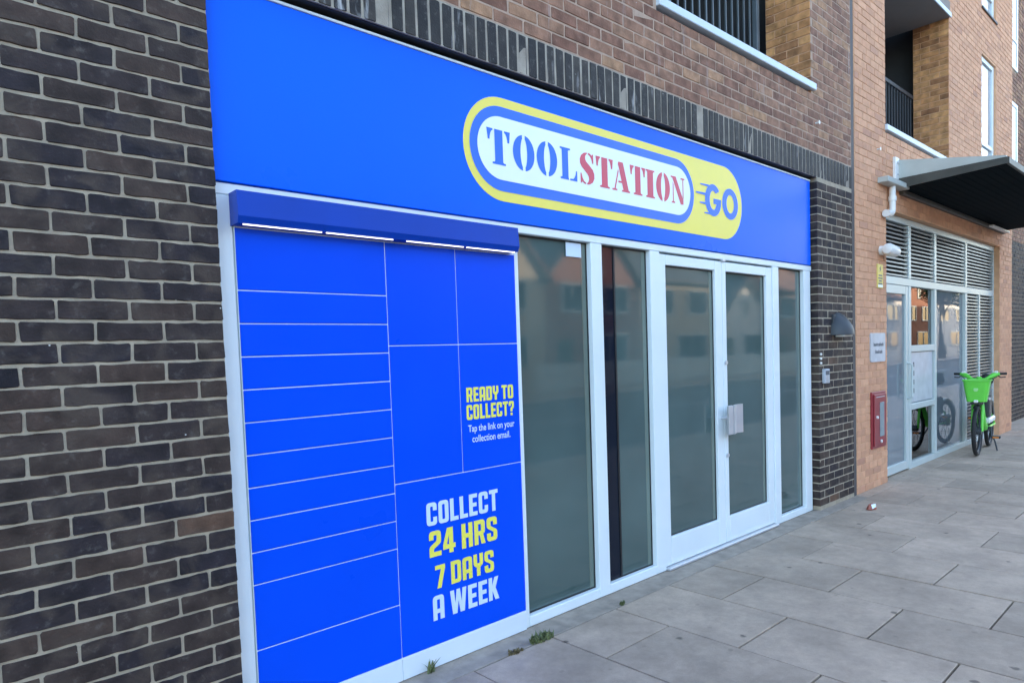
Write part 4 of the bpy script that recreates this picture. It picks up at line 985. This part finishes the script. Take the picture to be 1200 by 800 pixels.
# ---------------------------------------------------------------- ACROSS THE STREET (seen mirrored in the glass)
M['render_cream'] = plain('cream_render', (.55,.46,.34), .9, var=.08, scale=2)
M['render_white'] = plain('white_render', (.68,.66,.62), .9, var=.06, scale=2)
M['brick_red'] = plain('red_brick_wall', (.30,.13,.08), .9, var=.2, scale=8)
M['slate'] = plain('slate_roof', (.07,.075,.085), .7, var=.25, scale=6)
M['tile_roof'] = plain('clay_tile_roof', (.20,.10,.07), .8, var=.25, scale=6)
M['door_paint'] = plain('dark_green_door', (.03,.07,.05), .4)
HY = -18.5
def house(x0, wd, eave, ridge, wm, rm, gable, label):
    h = thing('terraced_house', (x0+wd/2, HY, GZ), label, 'house', 'houses across the street')
    x1 = x0+wd; dp_ = 8
    b = MB().box(x0+.02, x1-.02, HY-dp_, HY, GZ-.2, eave)
    if gable: b.prism([(x0+.02, eave), ((x0+x1)/2, ridge), (x1-.02, eave)], 'y', HY-dp_, HY)
    b.build('wall', M[wm], h)
    xm = (x0+x1)/2
    if gable:
        s = (ridge-eave)/(wd/2)
        rf = MB().prism([(x0-.25, eave-.25*s), (xm, ridge), (xm, ridge+.18), (x0-.25, eave-.25*s+.18)], 'y', HY-dp_-.2, HY+.3).prism([(x1+.25, eave-.25*s), (xm, ridge), (xm, ridge+.18), (x1+.25, eave-.25*s+.18)], 'y', HY-dp_-.2, HY+.3).build('roof', M[rm], h)
    else:
        ym = HY-dp_/2
        rf = MB().prism([(HY+.35, eave-.1), (HY+.35, eave+.05), (ym, ridge+.15), (HY-dp_-.35, eave+.05), (HY-dp_-.35, eave-.1), (ym, ridge)], 'x', x0, x1).build('roof', M[rm], h)
    MB().cbox(x1-1.1, x1-.35, HY-dp_/2-.4, HY-dp_/2+.4, eave, ridge+1.1, .02).build('chimney', M['brick_red'], rf)
    dx = x0+wd*.18
    MB().cbox(dx-.5, dx+.5, HY-.02, HY+.04, GZ, 2.1, .01).build('door', M['door_paint'], h)
    for (cx, z0, z1, hw_) in ((x0+wd*.64, .9, 2.4, wd*.2),) if eave < 4 else ((x0+wd*.64, .9, 2.4, wd*.2), (x0+wd*.27, 3.4, 4.8, wd*.13), (x0+wd*.72, 3.4, 4.8, wd*.13)):
        wf = MB().cbox(cx-hw_, cx-hw_+.1, HY-.02, HY+.07, z0, z1).cbox(cx+hw_-.1, cx+hw_, HY-.02, HY+.07, z0, z1).cbox(cx-hw_+.1, cx+hw_-.1, HY-.019, HY+.069, z1-.1, z1).cbox(cx-hw_+.1, cx+hw_-.1, HY-.019, HY+.069, z0, z0+.1).cbox(cx-.04, cx+.04, HY-.018, HY+.068, z0+.1, z1-.1).build('window', M['logo_white'], h)
        MB().box(cx-hw_+.1, cx-.04, HY, HY+.02, z0+.1, z1-.1).box(cx+.04, cx+hw_-.1, HY, HY+.02, z0+.1, z1-.1).build('pane', M['dark_pane'], wf)
    if gable:
        a_ = MB().prism([(xm-.45, eave+.1), (xm+.45, eave+.1)]+[(xm+.45*math.cos(R(t)), eave+.9+.6*math.sin(R(t))) for t in range(0, 181, 20)], 'y', HY-.02, HY+.06).build('arched_window', M['logo_white'], h)
        MB().box(xm-.25, xm+.25, HY+.061, HY+.07, eave+.25, eave+1.1).build('pane', M['dark_pane'], a_)
HS = [(6, 8, 5.2, 8.2, 'brick_red', 'slate', False, 'red brick slate-roofed house nearest opposite the shop'),
      (14, 7, 5.0, 8.6, 'render_cream', 'tile_roof', True, 'cream gabled house with arched attic window across the street'),
      (21, 7, 5.0, 8.2, 'brick_red', 'slate', True, 'red brick gabled house with arched attic window across the street'),
      (28, 7.5, 5.2, 8.0, 'render_cream', 'slate', False, 'cream slate-roofed house behind the picket fence'),
      (35.5, 7, 3.3, 5.6, 'render_white', 'slate', True, 'white gabled house with arched attic window behind the picket fence'),
      (42.5, 8, 5.2, 8.0, 'brick_red', 'tile_roof', False, 'red brick clay-tiled house at the end of the picket fence'),
      (50.5, 8, 5.0, 8.4, 'render_cream', 'tile_roof', True, 'cream gabled house far along the street'),
      (58.5, 9, 5.4, 8.4, 'render_white', 'tile_roof', False, 'white clay-tiled house far along the street'),
      (67.5, 9, 5.4, 8.8, 'brick_red', 'slate', True, 'red brick gabled house far along the street'),
      (76.5, 12, 5.4, 8.8, 'render_white', 'slate', False, 'wide white slate-roofed house at the far end of the street'),
      (-3, 9, 5.2, 8.2, 'render_white', 'slate', False, 'white slate-roofed house opposite the dark brick wall'),
      (-13, 10, 5.2, 8.2, 'brick_red', 'tile_roof', False, 'red brick clay-tiled house behind the viewpoint')]
for a in HS: house(*a)
fe = thing('picket_fence', (33, -16.2, GZ), 'white picket fence along the far pavement', 'fence')
MB().cbox(18, 48, -16.22, -16.18, .25, .33).cbox(18, 48, -16.22, -16.18, .85, .93).build('rail', M['logo_white'], fe)
pk = MB().prism([(-.06,0),(.06,0),(.06,1.05),(0,1.15),(-.06,1.05)], 'y', -.012, .012).mesh('picket')
for i in range(150): link_mesh('picket', pk, M['logo_white'], fe, (18.1+i*.2, -16.165, GZ+.03))
M['bark'] = plain('bark', (.07,.055,.04), .9, var=.3, scale=10)
M['leaf'] = plain('leaf', (.05,.085,.025), .6, var=.5, scale=3)
def tree(x, y, h, seed, label):
    rg = random.Random(seed); t = thing('street_tree', (x, y, GZ), label, 'tree', 'trees across the street')
    tr = MB().tube([(x,y,GZ),(x+.05,y,h*.25),(x-.05,y+.1,h*.5),(x,y,h*.8)], [.24,.18,.13,.05], 10)
    for i in range(9):
        a = i*2.4; z = h*(.32+.05*i); tr.tube([(x,y,z),(x+1.0*math.cos(a),y+1.0*math.sin(a),z+.8),(x+1.9*math.cos(a),y+1.9*math.sin(a),z+1.3)], [.07,.045,.015], 6)
    tr.build('trunk', M['bark'], t)
    cl = [(x+rg.gauss(0,1.2), y+rg.gauss(0,1.2), h*.62+rg.gauss(0,h*.13), rg.uniform(.5,1.1)) for _ in range(26)]
    cr = MB()
    for _ in range(6500):
        cx, cy, cz, r_ = rg.choice(cl); v = Vector((rg.gauss(0,1), rg.gauss(0,1), rg.gauss(0,1))).normalized()*r_*rg.random()**.4
        p = Vector((cx, cy, cz))+v; a = Vector((rg.gauss(0,1), rg.gauss(0,1), rg.gauss(0,.6))).normalized(); b = a.cross(Vector((rg.gauss(0,1), rg.gauss(0,1), rg.gauss(0,1)))).normalized(); s = rg.uniform(.06,.13)
        cr.add([p-a*s, p+b*s*.55, p+a*s, p-b*s*.55], [(0,1,2,3)])
    me = bpy.data.meshes.new('crown'); me.from_pydata([tuple(q-ORG[t][i] for i, q in enumerate(v)) for v in cr.v], [], cr.f); me.update()
    link_mesh('crown', me, M['leaf'], t, ORG[t])
tree(46.5, -15.0, 8.5, 3, 'broad leafy street tree at the end of the picket fence')
tree(66, -15.0, 9.5, 5, 'taller leafy street tree far along the street')
